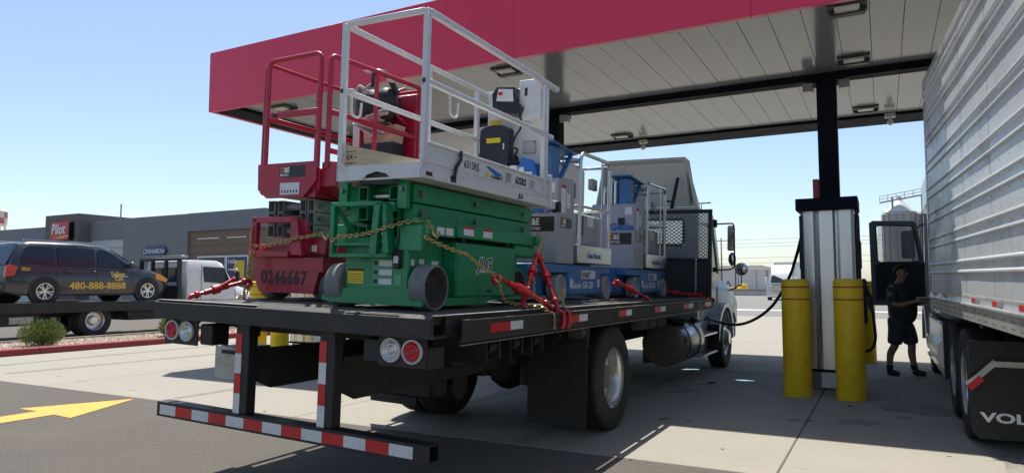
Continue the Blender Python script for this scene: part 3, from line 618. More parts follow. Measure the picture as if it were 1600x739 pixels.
mat('tank_metal', (.30, .30, .30), .25, metal=1, var=.2, scale=5, dirt=((.08, .07, .06), .4, 6))
def tank(s):
    m = Q(); m.lathe([(0, 0), (.25, 0), (.295, .012), (.31, .04), (.31, 1.30), (.295, 1.33), (0, 1.335)], (s*.985, 6.75, .69), (0, 1, 0), n=32); t = m.out('fuel_tank', 'tank_metal' if s > 0 else 'tank_dirty', fb)
    m = Q(); m.lathe([(0, 0), (.24, 0), (.285, .010), (.3085, .036), (.3085, .05)], (s*.985, 6.742, .69), (0, 1, 0), n=32); m.out('tank_end', 'tank_dirty', t)
    for y in (7.1, 7.75): m = Q(); m.lathe([(.313, 0), (.319, .004), (.319, .056), (.313, .06)], (s*.985, y, .69), (0, 1, 0), n=32); m.out('tank_strap', 'black', t)
    m = Q(); m.cyl((s*1.12, 7.95, .96), (s*1.17, 7.95, 1.03), .05); m.out('filler_cap', 'black', t)
    
    for y in (7.0, 7.7): m = Q(); m.box(s*.62, s*.70, y, y+.2, .38, 1.02); m.out('tank_bracket', 'frame_black', t)
tank(1); tank(-1)
for s in (-1, 1):
    m = Q(); m.box(s*.66, s*1.10, 8.22, 8.75, .46, .92, .02); m.out('battery_box', 'box_grey', fb)
    for z in (.42, .74): m = Q(); m.box(s*.66, s*1.23, 8.25, 9.5, z-.035, z, .006); m.out('cab_step', 'aluminium', fb)
    m = Q(); m.box(s*.7, s*1.04, 8.9, 9.5, .40, .95, .03); m.out('step_fairing', 'truck_paint', fb)
# wheels
TYM = tyre_mesh(.54, .28, .315, 44).mesh('tyre')
m = P(); m.lathe([(.317, .13), (.318, .105), (.30, .095), (.285, .06), (.275, -.03), (.20, -.06), (.17, -.055), (.15, .02), (.125, .03), (.12, .06), (0, .065)], ax=(1, 0, 0), n=36)
for k in range(10): a = 2*math.pi*k/10; m.cyl((-.055, .225*math.cos(a), .225*math.sin(a)), (-.015, .225*math.cos(a), .225*math.sin(a)), .017, n=6)
RIM_D = m.mesh('rim')
m = P(); m.lathe([(.317, .13), (.318, .105), (.30, .10), (.285, .08), (.27, .05), (.22, .10), (.17, .115), (.15, .15), (.11, .19), (0, .20)], ax=(1, 0, 0), n=36)
for k in range(10): a = 2*math.pi*k/10; m.cyl((.08, .225*math.cos(a), .225*math.sin(a)), (.13, .225*math.cos(a), .225*math.sin(a)), .018, n=6)
RIM_S = m.mesh('rim')
def wheel(par, x, y, side, rim, mt='aluminium', r=.54, name='wheel', tm=None):
    w = link(name, tm or TYM, 'rubber', par, (x, y, r));
    if side < 0: w.rotation_euler = (0, 0, math.pi)
    if rim: 
        o = link('rim', rim, mt, w)
    return w
for s in (-1, 1):
    wheel(fb, s*1.13, 3.95, s, RIM_D); wheel(fb, s*.82, 3.95, s, None); wheel(fb, s*1.12, 10.2, s, RIM_S)
# headache rack
rack = fb
m = Q()
for x in (-1.28, 1.28): m.box(x-.03, x+.03, 8.43, 8.49, DZ, 2.79, .006)
m.box(-1.25, 1.25, 8.432, 8.488, 2.73, 2.79, .006); m.box(-1.25, 1.25, 8.432, 8.488, 1.94, 1.985, .004)
for x in (-.5, .5): m.box(x-.02, x+.02, 8.465, 8.486, 1.985, 2.73)
hr = m.out('headache_rack', 'black', fb)
m = Q(); m.box(-1.25, 1.25, 8.452, 8.462, DZ+.006, 1.94); m.out('rack_plate', 'black', hr)
vs = []; fs = []; nx, nz = 62, 26; X0, X1, Z0, Z1 = -1.25, 1.25, 1.985, 2.73; cw = (X1-X0)/nx; ch = (Z1-Z0)/nz; th = .0062
for j in range(nz):
    for i in range(nx):
        cx = X0+(i+.5)*cw; cz = Z0+(j+.5)*ch; sgn = 1 if (i+j) % 2 else -1
        a = Vector((cx-cw/2, 8.458, cz-sgn*ch/2)); b = Vector((cx+cw/2, 8.458, cz+sgn*ch/2)); d = (b-a).normalized(); nn = Vector((-d.z, 0, d.x))*th; k = len(vs)
        for q in (a-nn, b-nn, b+nn, a+nn): vs += [RL @ q]
        fs.append((k, k+1, k+2, k+3))
me = bpy.data.meshes.new('rack_mesh'); me.from_pydata([tuple(v) for v in vs], [], fs); stuff(link('rack_mesh', me, 'steel_dark', hr))
# cab
m = Q()
CX, CY0, CY1 = 1.04, 8.68, 10.25
m.box(-CX, CX, CY0, CY0+.05, .95, 2.2, .01); m.box(-CX, -.80, CY0, CY0+.05, 2.2, 2.66); m.box(.80, CX, CY0, CY0+.05, 2.2, 2.66); m.box(-CX, CX, CY0, CY0+.05, 2.66, 2.80)
m.prism([(8.68, 2.78), (8.75, 2.84), (9.6, 2.86), (9.95, 2.80), (9.95, 2.75), (8.68, 2.74)], 'x', -CX+.01, CX-.01)
for s in (-1, 1):
    a, b = s*(CX-.05), s*CX
    m.prism([(8.73, .95), (10.6, .95), (10.6, 1.75), (8.73, 1.80)], 'x', a, b); m.prism([(8.73, 1.80), (8.86, 1.80), (8.86, 2.76), (8.73, 2.76)], 'x', a, b); m.prism([(8.86, 2.60), (9.88, 2.60), (9.95, 2.76), (8.86, 2.76)], 'x', a, b)
    m.prism([(10.42, 1.75), (10.6, 1.75), (9.98, 2.76), (9.88, 2.62)], 'x', a, b)
m.prism([(10.5, 1.3), (10.62, 1.3), (10.62, 1.75), (10.5, 1.75)], 'x', -CX+.05, CX-.05); m.box(-CX+.05, CX-.05, 8.73, 10.5, .95, 1.0)
cab = m.out('cab', 'truck_paint', fb)
m = Q(); m.box(-.80, .80, CY0+.02, CY0+.028, 2.2, 2.66); m.out('rear_window', 'glass', cab)
m = Q(); m.tube([(-.79, CY0-.004, 2.21), (.79, CY0-.004, 2.21), (.79, CY0-.004, 2.65), (-.79, CY0-.004, 2.65)], .022, closed=True, fil=.07); m.out('window_seal', 'black', cab)
m = Q(); m.quad((-.98, 10.6, 1.75), (.98, 10.6, 1.75), (.95, 9.96, 2.75), (-.95, 9.96, 2.75)); m.out('windscreen', 'glass', cab)
for s in (-1, 1):
    m = Q(); m.prism([(8.86, 1.80), (10.42, 1.76), (9.88, 2.60), (8.86, 2.60)], 'x', s*(CX-.03), s*(CX-.024)); m.out('side_window', 'glass_blue', cab)
    m = Q(); m.box(s*CX, s*(CX+.008), 8.88, 8.885, 1.0, 1.78); m.box(s*CX, s*(CX+.03), 9.0, 9.16, 1.52, 1.56, .005); m.out('door_handle', 'black', cab)
    m = Q(); m.box(s*.25, s*.75, 8.85, 9.35, 1.0, 1.35, .05); m.box(s*.25, s*.75, 8.80, 8.95, 1.3, 2.05, .05); m.out('seat', 'cloth_dark', cab)
m = Q(); m.box(-.98, .98, 10.15, 10.45, 1.25, 1.70, .05); m.tube([(-.5+.2*math.cos(a*.785), 10.05+.07*math.sin(a*.785), 1.75+.19*math.sin(a*.785)) for a in range(8)], .016, closed=True); m.out('dashboard', 'black', cab)
def hsec(y, hw, zt, zb, fw): return [(-fw, y, zb), (fw, y, zb), (fw, y, zb+.55*(zt-zb)), (fw*.94, y, zb+.78*(zt-zb)), (hw, y, zt-.03), (hw*.8, y, zt), (-hw*.8, y, zt), (-hw, y, zt-.03), (-fw*.94, y, zb+.78*(zt-zb)), (-fw, y, zb+.55*(zt-zb))]
m = Q(); m.loft([hsec(10.26, .93, 1.78, 1.1, 1.06), hsec(10.7, .90, 1.74, 1.06, 1.16), hsec(11.2, .85, 1.62, 1.0, 1.20), hsec(11.6, .8, 1.50, .8, 1.18), hsec(11.85, .7, 1.32, .75, 1.08)]); m.out('hood', 'truck_paint', cab)
for s in (-1, 1):
    m = Q(); n = 12; o = [(10.2+.74*math.cos(math.pi*k/n), .56+.66*math.sin(math.pi*k/n)) for k in range(n+1)]; i_ = [(10.2+.64*math.cos(math.pi*k/n), .56+.58*math.sin(math.pi*k/n)) for k in range(n, -1, -1)]
    m.prism(o+i_, 'x', s*.9, s*1.24); m.out('fender', 'truck_paint', cab)
    m = Q(); m.box(s*.9, s*1.25, 9.46, 9.475, .35, .85, .004); m.out('splash_guard', 'rubber', cab)
    # mirrors
    X = s*1.05; m = Q(); m.tube([(X, 9.9, 2.66), (s*1.40, 9.82, 2.665), (s*1.425, 9.8, 2.60), (s*1.44, 9.8, 1.88), (s*1.36, 9.85, 1.83), (X, 9.98, 1.82)], .014, fil=.06); m.box(s*1.03, s*1.10, 9.84, 9.95, 2.60, 2.74, .01); m.box(s*1.03, s*1.09, 9.92, 10.04, 1.78, 1.87, .01); mr = m.out('mirror_bracket', 'black', fb)
    m = Q(); m.box(s*1.305, s*1.425, 9.80, 9.86, 2.17, 2.625, .02); m.out('mirror_housing', 'black', mr)
    m = Q(); m.box(s*1.315, s*1.415, 9.796, 9.799, 2.19, 2.61); m.out('mirror_glass', 'mirror', mr)
    m = Q(); m.ball((s*1.385, 9.85, 2.02), (.068, .05, .12), 3); m.out('mirror_housing', 'black', mr); m = Q(); m.ball((s*1.385, 9.815, 2.02), (.056, .02, .10), 3); m.out('mirror_glass', 'mirror', mr)
    m = Q(); c = Vector((s*1.37, 10.9, 1.86)); m.cyl(c+Vector((0, .03, -.1)), (s*1.37, 10.95, 1.55), .010); m.cyl((s*1.37, 10.95, 1.56), (s*1.10, 11.1, 1.42), .012); m.cyl((s*1.37, 10.95, 1.56), (s*1.12, 10.75, 1.42), .010); fm = m.out('hood_mirror_stay', 'black', fb)
    m = Q(); m.lathe([(0, .07), (.09, .06), (.125, .01), (.122, 0)], c, (0, 1, 0)); m.out('mirror_housing', 'truck_paint', fm); m = Q(); m.lathe([(.12, -.001), (.08, -.014), (0, -.022)], c, (0, 1, 0)); m.out('mirror_glass', 'mirror', fm)
m = Q(); m.box(-1.1, 1.1, 11.85, 12.0, .45, .8, .05); m.out('front_bumper', 'chrome', fb)
# roof fairing: hollow shell open to the rear, with strut
m = Q()
A = [Vector((-.92, 9.0, 2.90)), Vector((-.78, 9.0, 3.70)), Vector((-.72, 9.0, 3.76)), Vector((.72, 9.0, 3.76)), Vector((.78, 9.0, 3.70)), Vector((.92, 9.0, 2.90))]
B_ = [Vector((-.80, 10.0, 2.88)), Vector((-.70, 9.8, 3.1)), Vector((-.64, 9.75, 3.16)), Vector((.64, 9.75, 3.16)), Vector((.70, 9.8, 3.1)), Vector((.80, 10.0, 2.88))]
M_ = [a.lerp(b, .5)+Vector((0, 0, .10 if 0 < i < 5 else 0)) for i, (a, b) in enumerate(zip(A, B_))]
F_ = [Vector((x.x*.9, 10.45, 2.88)) for x in B_]
def inner(q, d): return [p+Vector((-math.copysign(d, p.x) if abs(p.x) > .5 else 0, -.0, -d if p.z > 3.0 else 0)) for p in q]
rows = [A, M_, B_, F_]
for off in (0, .03):
    rr = [inner(q, off) if off else q for q in rows]
    for a, b in zip(rr, rr[1:]):
        for i in range(5): m.quad(a[i], a[i+1], b[i+1], b[i])
ri = inner(A, .03)
for i in range(5): m.quad(A[i], A[i+1], ri[i+1], ri[i])
m.tube([a+Vector((0, -.004, 0)) for a in A]+[Vector((.84, 8.998, 2.84)), Vector((-.84, 8.998, 2.84))], .022, closed=True, n=6)
fr = m.out('roof_fairing', 'fairing_inside', cab)
m = Q(); m.prism([(9.06, 3.71), (9.085, 3.70), (9.42, 2.92), (9.36, 2.92)], 'x', -.745, .745); m.out('inner_skin', 'fairing_inside', fr)
m = Q(); m.box(.60, .70, 9.14, 9.9, 2.95, 3.55, .02); m.b.free(); m = Q(); m.bar((.50, 8.95, 2.84), (.585, 9.05, 3.42), .05, .04); m.box(.40, .55, 8.93, 8.98, 2.98, 3.01); m.out('fairing_strut', 'black', fr)
m = Q(); m.T = RL @ Matrix.Translation((0, 9.19, 3.3)) @ Matrix.Rotation(R(21), 4, 'X') @ Matrix.Translation((0, -9.19, -3.3)); m.prism([(.62, 3.55), (.72, 3.52), (.74, 3.0), (.69, 2.95), (.65, 3.2)], 'y', 9.17, 9.185); m.out('moulded_rib', 'fairing_inside', fr)
m = Q(); m.box(-.9, .9, 9.0, 9.03, 2.885, 2.90); m.out('base_bar', 'aluminium', fr)
# ================================================================ SEMI TRAILER
TA = Matrix.Rotation(R(3.76), 4, 'Z') @ Matrix.Rotation(R(.73), 4, 'X') @ Matrix.Rotation(R(.27), 4, 'Y')
P0 = Vector((.53, 10.11, 4.1)); Lb = Vector((1.3, -7, -4.1))
tr = thing('box_trailer', 'scuffed white ribbed box trailer filling the right edge', 'trailer', P0+(TA @ Lb.to_4d()).to_3d() if False else P0+TA.to_3x3() @ Lb, TA.to_euler())
tT = Matrix.Translation(-Lb)
def T(): return P(tT)
W_, LEN = 2.59, 15.6
m = T(); m.box(.03, W_-.03, -LEN, -.06, -2.75, -.05); mat('seam_dark', (.10, .10, .10), .7); mat('rivet', (.20, .20, .20), .5, metal=.4); core = m.out('cargo_box', 'seam_dark', tr)
for k in range(13):   # side sheets, each slightly bowed
    y1 = -.12-k*1.19; y0 = max(-LEN, y1-1.180); m = T(); b = random.uniform(-.002, .003)
    n = 6
    for s_, X in ((0, .0), (1, W_)):
        q = []
        for i in range(n+1): q.append((X+(1 if s_ else -1)*(.0012*math.sin(math.pi*i/n)+b*.3*math.sin(2*math.pi*i/n)), y0+(y1-y0)*i/n))
        back = X+(.03 if not s_ else -.03)
        m.prism(q+[(back, y1), (back, y0)], 'z', -2.66, -.075)
        if s_ == 0: m.out('side_sheet', 'trailer_white', tr, smooth=60); m = T()
    m.out('side_sheet', 'trailer_white', tr, smooth=60)
for z in (-.20, -.28, -.48, -.57, -.77, -.86, -1.09, -1.19, -1.41, -1.52, -1.72, -1.82, -2.03, -2.13, -2.34, -2.44):
    m = T(); m.prism([(-.001, z-.020), (-.014, z-.015), (-.020, z-.006), (-.020, z+.006), (-.014, z+.015), (-.001, z+.020)], 'y', -LEN, -.14); m.out('side_rib', 'trailer_white', tr, smooth=20)
m = T(); m.prism([(.02, .0), (-.012, -.012), (-.014, -.09), (-.004, -.10), (.02, -.10)], 'y', -LEN, -.02); m.out('top_rail', 'trailer_rail', tr)
m = T(); m.prism([(-.006, -2.655), (-.010, -2.72), (-.022, -2.735), (-.022, -2.75), (-.006, -2.76), (-.006, -2.885), (.03, -2.885), (.03, -2.655)], 'y', -LEN, -.02); m.out('bottom_rail', 'trailer_rail', tr)
m = T(); m.box(-.008, .05, -.115, 0, -2.88, 0, .01); m.box(.05, W_-.05, -.055, 0, -2.88, 0); m.box(W_-.05, W_, -.115, 0, -2.88, 0, .01); m.out('nose_frame', 'trailer_rail', tr)
m = T(); m.box(0, W_, -LEN, -.02, -.048, 0); m.out('roof_sheet', 'trailer_rail', tr)
# rivets: vertical rows every 0.3 m
vs = []; fs = []
def rivet(x, y, z, r=.006):
    b = len(vs); vs.append(tT @ Vector((x-.0055, y, z)))
    for k in range(6): a = k*math.pi/3; vs.append(tT @ Vector((x, y+r*math.cos(a), z+r*math.sin(a))))
    for k in range(6): fs.append((b, b+1+k, b+1+(k+1) % 6))
for i in range(30):
    y = -.14-i*.2975
    z = -.13
    while z > -2.64:
        rivet(-.0045 if i % 4 else -.003, y-.01, z); z -= .062 if i % 4 == 0 else .115
for i in range(150):
    y = -.12-i*.06
    for z in (-.085, -2.675): rivet(-.012 if z > -1 else -.009, y, z, .005)
for i in range(26):
    y = -.3-i*.30
    for z in (-2.80, -2.85):
        for d in (0, .05, .1): rivet(-.007, y-d, z, .009)
me = bpy.data.meshes.new('rivets'); me.from_pydata([tuple(v) for v in vs], [], fs); stuff(link('rivets', me, 'rivet', tr))
for i, y in enumerate((-.35, -1.15, -2.78, -3.62, -4.45, -5.3, -6.15)):
    m = T(); m.box(-.0125, -.0085, y-.17, y, -2.712, -2.672); m.out('red_reflector', 'reflect_red', tr)
    m = T(); m.box(-.0125, -.0085, y-.36, y-.172, -2.712, -2.672); m.out('white_reflector', 'trailer_rail', tr)
for y in (-2.2, -2.75, -3.3): m = T(); m.box(.1, W_-.1, y-.05, y, -2.90, -2.76); m.out('floor_crossmember', 'frame_black', tr)
for s in (.35, 2.24):
    for y in (-11.5, -12.8): m = T(); m.cyl((s-.25, y, -3.55), (s+.25, y, -3.55), .52, n=28); m.out('wheel', 'rubber', tr)
    m = T(); m.box(s-.06, s+.06, -9.2, -9.08, -3.9, -2.88); m.out('landing_leg', 'frame_black', tr)

# ================================================================ TRACTOR
tk = thing('semi_tractor', 'pale blue semi tractor with its driver door hanging open', 'truck', (1.85, 11.5, 0)); kT = Matrix.Translation((-1.85, -11.5, 0))
def K(): return P(kT)
for s in (-1, 1):
    cx = 1.87+s*.0
    for y in (8.28, 9.55):
        for d, rim in ((1.06, RIM_D), (.74, None)):
            w = link('wheel', TYM, 'rubber', tk, (1.87+s*d-1.85, y-11.5, .54)); w.rotation_euler = (0, 0, math.pi if s < 0 else 0)
            if rim: link('rim', rim, 'aluminium', w)
    w = link('wheel', TYM, 'rubber', tk, (1.87+s*1.04-1.85, 14.15-11.5, .54)); w.rotation_euler = (0, 0, math.pi if s < 0 else 0); link('rim', RIM_S, 'aluminium', w)
    x0, x1 = (.66, 1.30) if s < 0 else (2.42, 3.06)
    m = K(); q = [(x0, .20), (x0+.05, .13), (x1, .13), (x1, 1.0), (x0, 1.0)]; m.prism(q, 'y', 7.55, 7.57); fl = m.out('mud_flap', 'rubber', tk)
    m = K(); m.bar((x0-.02, 7.52, .60), (x0+.20, 7.53, .82), .05, .02, (0, 1, 0)); m.bar((x0+.18, 7.53, .80), (x1, 7.53, .80), .05, .02, (0, 1, 0)); m.out('flap_hanger', 'aluminium', fl)
    m = K(); m.bar((x0-.01, 7.508, .575), (x0+.09, 7.512, .675), .055, .006, (0, 1, 0)); m.out('red_reflector', 'reflect_red', fl)
text('flap_lettering', 'VOLVO', 'ink_white', tk, .115, Vector((.735, 7.548, .285))-Vector((1.85, 11.5, 0)), (1, 0, 0), (0, 0, 1), .004, sx=1.55)
for x in (1.45, 2.2): m = K(); m.box(x, x+.08, 7.3, 15.3, .75, 1.0); m.out('frame_rail', 'frame_black', tk)
m = K(); m.box(1.3, 2.5, 8.4, 9.4, 1.0, 1.14, .03); m.out('fifth_wheel', 'frame_black', tk)
for y in (8.28, 9.55): m = K(); m.cyl((1.0, y, .54), (2.75, y, .54), .08); m.ball((1.87, y, .56), .22); m.out('drive_axle', 'frame_black', tk)
# cab with open doorway, sleeper, hood
m = K(); m.box(.66, 3.08, 10.95, 12.7, 1.05, 3.75, .08); m.out('sleeper', 'truck_paint', tk)
m = K(); m.box(.66, 3.08, 12.72, 12.85, 1.05, 3.4, .02); m.box(.66, 3.08, 12.85, 14.3, 2.75, 3.35, .08); m.box(3.02, 3.08, 12.86, 14.4, 1.05, 2.74); m.prism([(14.2, 1.05), (14.45, 1.05), (14.45, 1.9), (14.15, 2.74), (14.05, 2.74), (14.2, 1.9)], 'x', .66, .72); m.box(.66, 3.02, 12.86, 14.4, 1.0, 1.05); m.out('cab', 'truck_paint', tk)
m = K(); m.quad((.75, 14.4, 1.95), (3.0, 14.4, 1.95), (3.0, 14.12, 2.74), (.75, 14.12, 2.74)); m.out('windscreen', 'glass_blue', tk)
m = K(); m.box(.95, 1.55, 12.95, 13.6, 1.06, 1.55, .06); m.box(.95, 1.55, 12.9, 13.1, 1.5, 2.35, .06); m.out('seat', 'cloth_dark', tk)
m = K(); m.box(.74, 3.0, 13.95, 14.38, 1.25, 1.85, .05); m.out('dashboard', 'black', tk)
def ks(y, h, w): c = 1.87; return [(c-w, y, .8), (c+w, y, .8), (c+w, y, h*.75), (c+w*.8, y, h), (c-w*.8, y, h), (c-w, y, h*.75)]
m = K(); m.loft([ks(14.46, 1.95, 1.20), ks(15.2, 1.8, 1.18), ks(15.7, 1.6, 1.08), ks(15.9, 1.3, .95)]); m.out('hood', 'truck_paint', tk)
for s in (-1, 1):
    xa, xb = (.60, .95) if s < 0 else (2.8, 3.14); n = 12
    o = [(14.15+.74*math.cos(math.pi*k/n), .54+.66*math.sin(math.pi*k/n)) for k in range(n+1)]+[(14.15+.63*math.cos(math.pi*k/n), .54+.58*math.sin(math.pi*k/n)) for k in range(n, -1, -1)]
    m = K(); m.prism(o, 'x', xa, xb); m.out('fender', 'truck_paint', tk)
    m = K(); X = .64 if s < 0 else 3.1; m.box(X, X+s*-.06, 10.3, 13.3, .32, 1.02, .03); m.out('side_fairing', 'truck_paint', tk)
    m = K(); X2 = .60 if s < 0 else 3.14
    for z in (.38, .68): m.box(X2, X2-s*.2, 12.9, 13.35, z, z+.04, .005)
    m.out('cab_step', 'aluminium', tk)
    m = K(); m.cyl((.86 if s < 0 else 2.88, 10.35, .64), (.86 if s < 0 else 2.88, 12.5, .64), .29, n=24); m.out('fuel_tank', 'aluminium', tk)
m = K(); 
for k in range(5): m.box(.632, .70, 10.12, 10.16, .40+k*.13, .48+k*.13)
m.box(.635, .70, 10.161, 10.19, .34, 1.06); m.out('fairing_end', 'black', tk)
m = K(); m.ball((.66, 12.75, .52), (.06, .14, .07)); m.out('step_light', 'chrome', tk)
# open door: hinge at the windscreen pillar
dr = bpy.data.objects.new('driver_door', None); COL.objects.link(dr); dr.parent = tk; dr.location = Vector((.66, 14.33, 0))-Vector((1.85, 11.5, 0)); dr.rotation_euler = (0, 0, R(2)); 
def loop(o, i): return o, i
O_ = [(-.85, 1.18), (-.82, 1.14), (0, 1.14), (.02, 1.75), (-.02, 2.05), (-.10, 2.60), (-.14, 2.66), (-.80, 2.69), (-.86, 2.65)]
I_ = [(-.74, 1.96), (-.70, 1.92), (-.10, 1.92), (-.075, 1.95), (-.085, 2.05), (-.155, 2.52), (-.18, 2.57), (-.71, 2.60), (-.75, 2.57)]
m = P()
for y in (0, .055):
    vo = [m.b.verts.new((x, y, z)) for x, z in O_]; vi = [m.b.verts.new((x, y, z)) for x, z in I_]; n = len(O_)
    for k in range(n): m.b.faces.new((vo[k], vo[(k+1) % n], vi[(k+1) % n], vi[k]))
    if y == 0: a_, b_ = vo, vi
    else:
        for k in range(n): m.b.faces.new((a_[k], a_[(k+1) % n], vo[(k+1) % n], vo[k])); m.b.faces.new((b_[k], b_[(k+1) % n], vi[(k+1) % n], vi[k]))
mat('door_frame', (.115, .145, .155), .5)
dshell = m.out('door_shell', 'door_frame', dr)
m = P(); m.prism([(-.78, 1.26), (-.02, 1.22), (-.02, 1.88), (-.10, 1.90), (-.73, 1.90), (-.78, 1.86)], 'y', -.035, -.001); m.out('door_trim', 'cloth_dark', dr)
m = P(); m.box(-.6, -.2, -.09, -.036, 1.45, 1.52, .02); m.out('arm_rest', 'black', dr)
m = P(); m.prism([(-.75, 1.93), (-.09, 1.93), (-.155, 2.54), (-.72, 2.59)], 'y', .022, .028); m.out('door_glass', 'glass', dr)
m = P(); m.tube([(x, -.004, z) for x, z in I_], .014, closed=True, n=6); m.out('window_seal', 'black', dr)
m = K(); m.tube([(.66, 14.5, 1.9), (.50, 14.85, 1.95), (.46, 14.85, 2.5), (.66, 14.4, 2.6)], .02, fil=.05); m.out('mirror_bracket', 'black', tk)
m = K(); m.box(.32, .54, 14.78, 14.90, 2.0, 2.52, .03); m.out('mirror', 'black', tk)

# ================================================================ PERSON
def skin(name, nodes, edges, m, parent, sub=2, root=0):
    me = bpy.data.meshes.new(name); me.from_pydata([n[0] for n in nodes], edges, []); o = bpy.data.objects.new(name, me); COL.objects.link(o)
    sm = o.modifiers.new('s', 'SKIN'); sm.use_smooth_shade = True; sv = me.skin_vertices[0].data if me.skin_vertices else None
    if sv is None: bpy.data.objects.remove(o); return None
    for i, n in enumerate(nodes): r = n[1]; sv[i].radius = r if isinstance(r, tuple) else (r, r); sv[i].use_root = (i == root)
    ss = o.modifiers.new('u', 'SUBSURF'); ss.levels = sub; ss.render_levels = sub
    bpy.context.view_layer.update()
    nm = bpy.data.meshes.new_from_object(o.evaluated_get(bpy.context.evaluated_depsgraph_get())); bpy.data.objects.remove(o); nm.materials.clear()
    for p in nm.polygons: p.use_smooth = True
    return link(name, nm, m, parent)
pe = thing('person', 'person in dark t-shirt and dark shorts reading papers beside the open truck door', 'person', (.24, 13.45, 0))
Fd = Vector((.88, -.47, 0)); Ld = Vector((.47, .88, 0)); U = Vector((0, 0, 1))
def J(f, l, u): return tuple(Fd*f+Ld*l+U*u)
nodes = []; edges = []; idx = {}
def nd(k, p, r, prev=None):
    idx[k] = len(nodes); nodes.append((p, r))
    if prev: edges.append((idx[prev], idx[k]))
nd('pelvis', J(-.02, 0, .96), .165); nd('waist', J(.03, 0, 1.12), .185, 'pelvis'); nd('chest', J(.0, 0, 1.36), .17, 'waist'); nd('neck0', J(-.01, 0, 1.52), .085, 'chest'); nd('neck', J(.02, 0, 1.585), .062, 'neck0')
nd('jaw', J(.055, 0, 1.645), .072, 'neck'); nd('skull', J(.03, 0, 1.735), .088, 'jaw'); nd('crown', J(.02, 0, 1.785), .055, 'skull')
for sd, s in (('r', -1), ('l', 1)):
    hip = J(-.02, s*.10, .90); kn = J(s*.07+.03, s*.135, .50); an = J(s*.13-.01, s*.16, .09)
    nd('hip'+sd, hip, .115, 'pelvis'); nd('th'+sd, J(s*.04+.01, s*.12, .70), .095, 'hip'+sd); nd('kn'+sd, kn, .066, 'th'+sd); nd('ca'+sd, J(s*.10-.02, s*.15, .36), .064, 'kn'+sd); nd('an'+sd, an, .042, 'ca'+sd); nd('he'+sd, J(s*.13+.02, s*.16, .05), .04, 'an'+sd); nd('to'+sd, J(s*.13+.14, s*.17, .035), .035, 'he'+sd)
    nd('sh'+sd, J(-.01, s*.20, 1.455), .075, 'chest'); nd('el'+sd, J(.02+.02, s*.275, 1.17), .05, 'sh'+sd); nd('fo'+sd, J(.16, s*.21, 1.19), .045, 'el'+sd); nd('wr'+sd, J(.27, s*.13, 1.23), .030, 'fo'+sd); nd('pa'+sd, J(.34, s*.10, 1.25), (.035, .022), 'wr'+sd)
    for k, (df, dl, du) in enumerate(((.075, -.02, .028), (.085, -.012, .010), (.082, -.008, -.008), (.068, -.004, -.026))):
        a = Vector(J(.34, s*.10, 1.25)); p1 = a+Fd*df*.55+Ld*s*dl*.6+U*du; p2 = p1+Fd*df*.35-Ld*s*.03
        nd('f%d%s' % (k, sd), tuple(p1), .009, 'pa'+sd); nd('g%d%s' % (k, sd), tuple(p2), .008, 'f%d%s' % (k, sd))
    a = Vector(J(.31, s*.11, 1.25)); nd('t0'+sd, tuple(a-Ld*s*.035+U*.03+Fd*.02), .011, 'pa'+sd); nd('t1'+sd, tuple(a-Ld*s*.05+U*.045+Fd*.045), .009, 't0'+sd)
body = skin('body', nodes, edges, 'skin', pe)
N_ = lambda k: nodes[idx[k]][0]
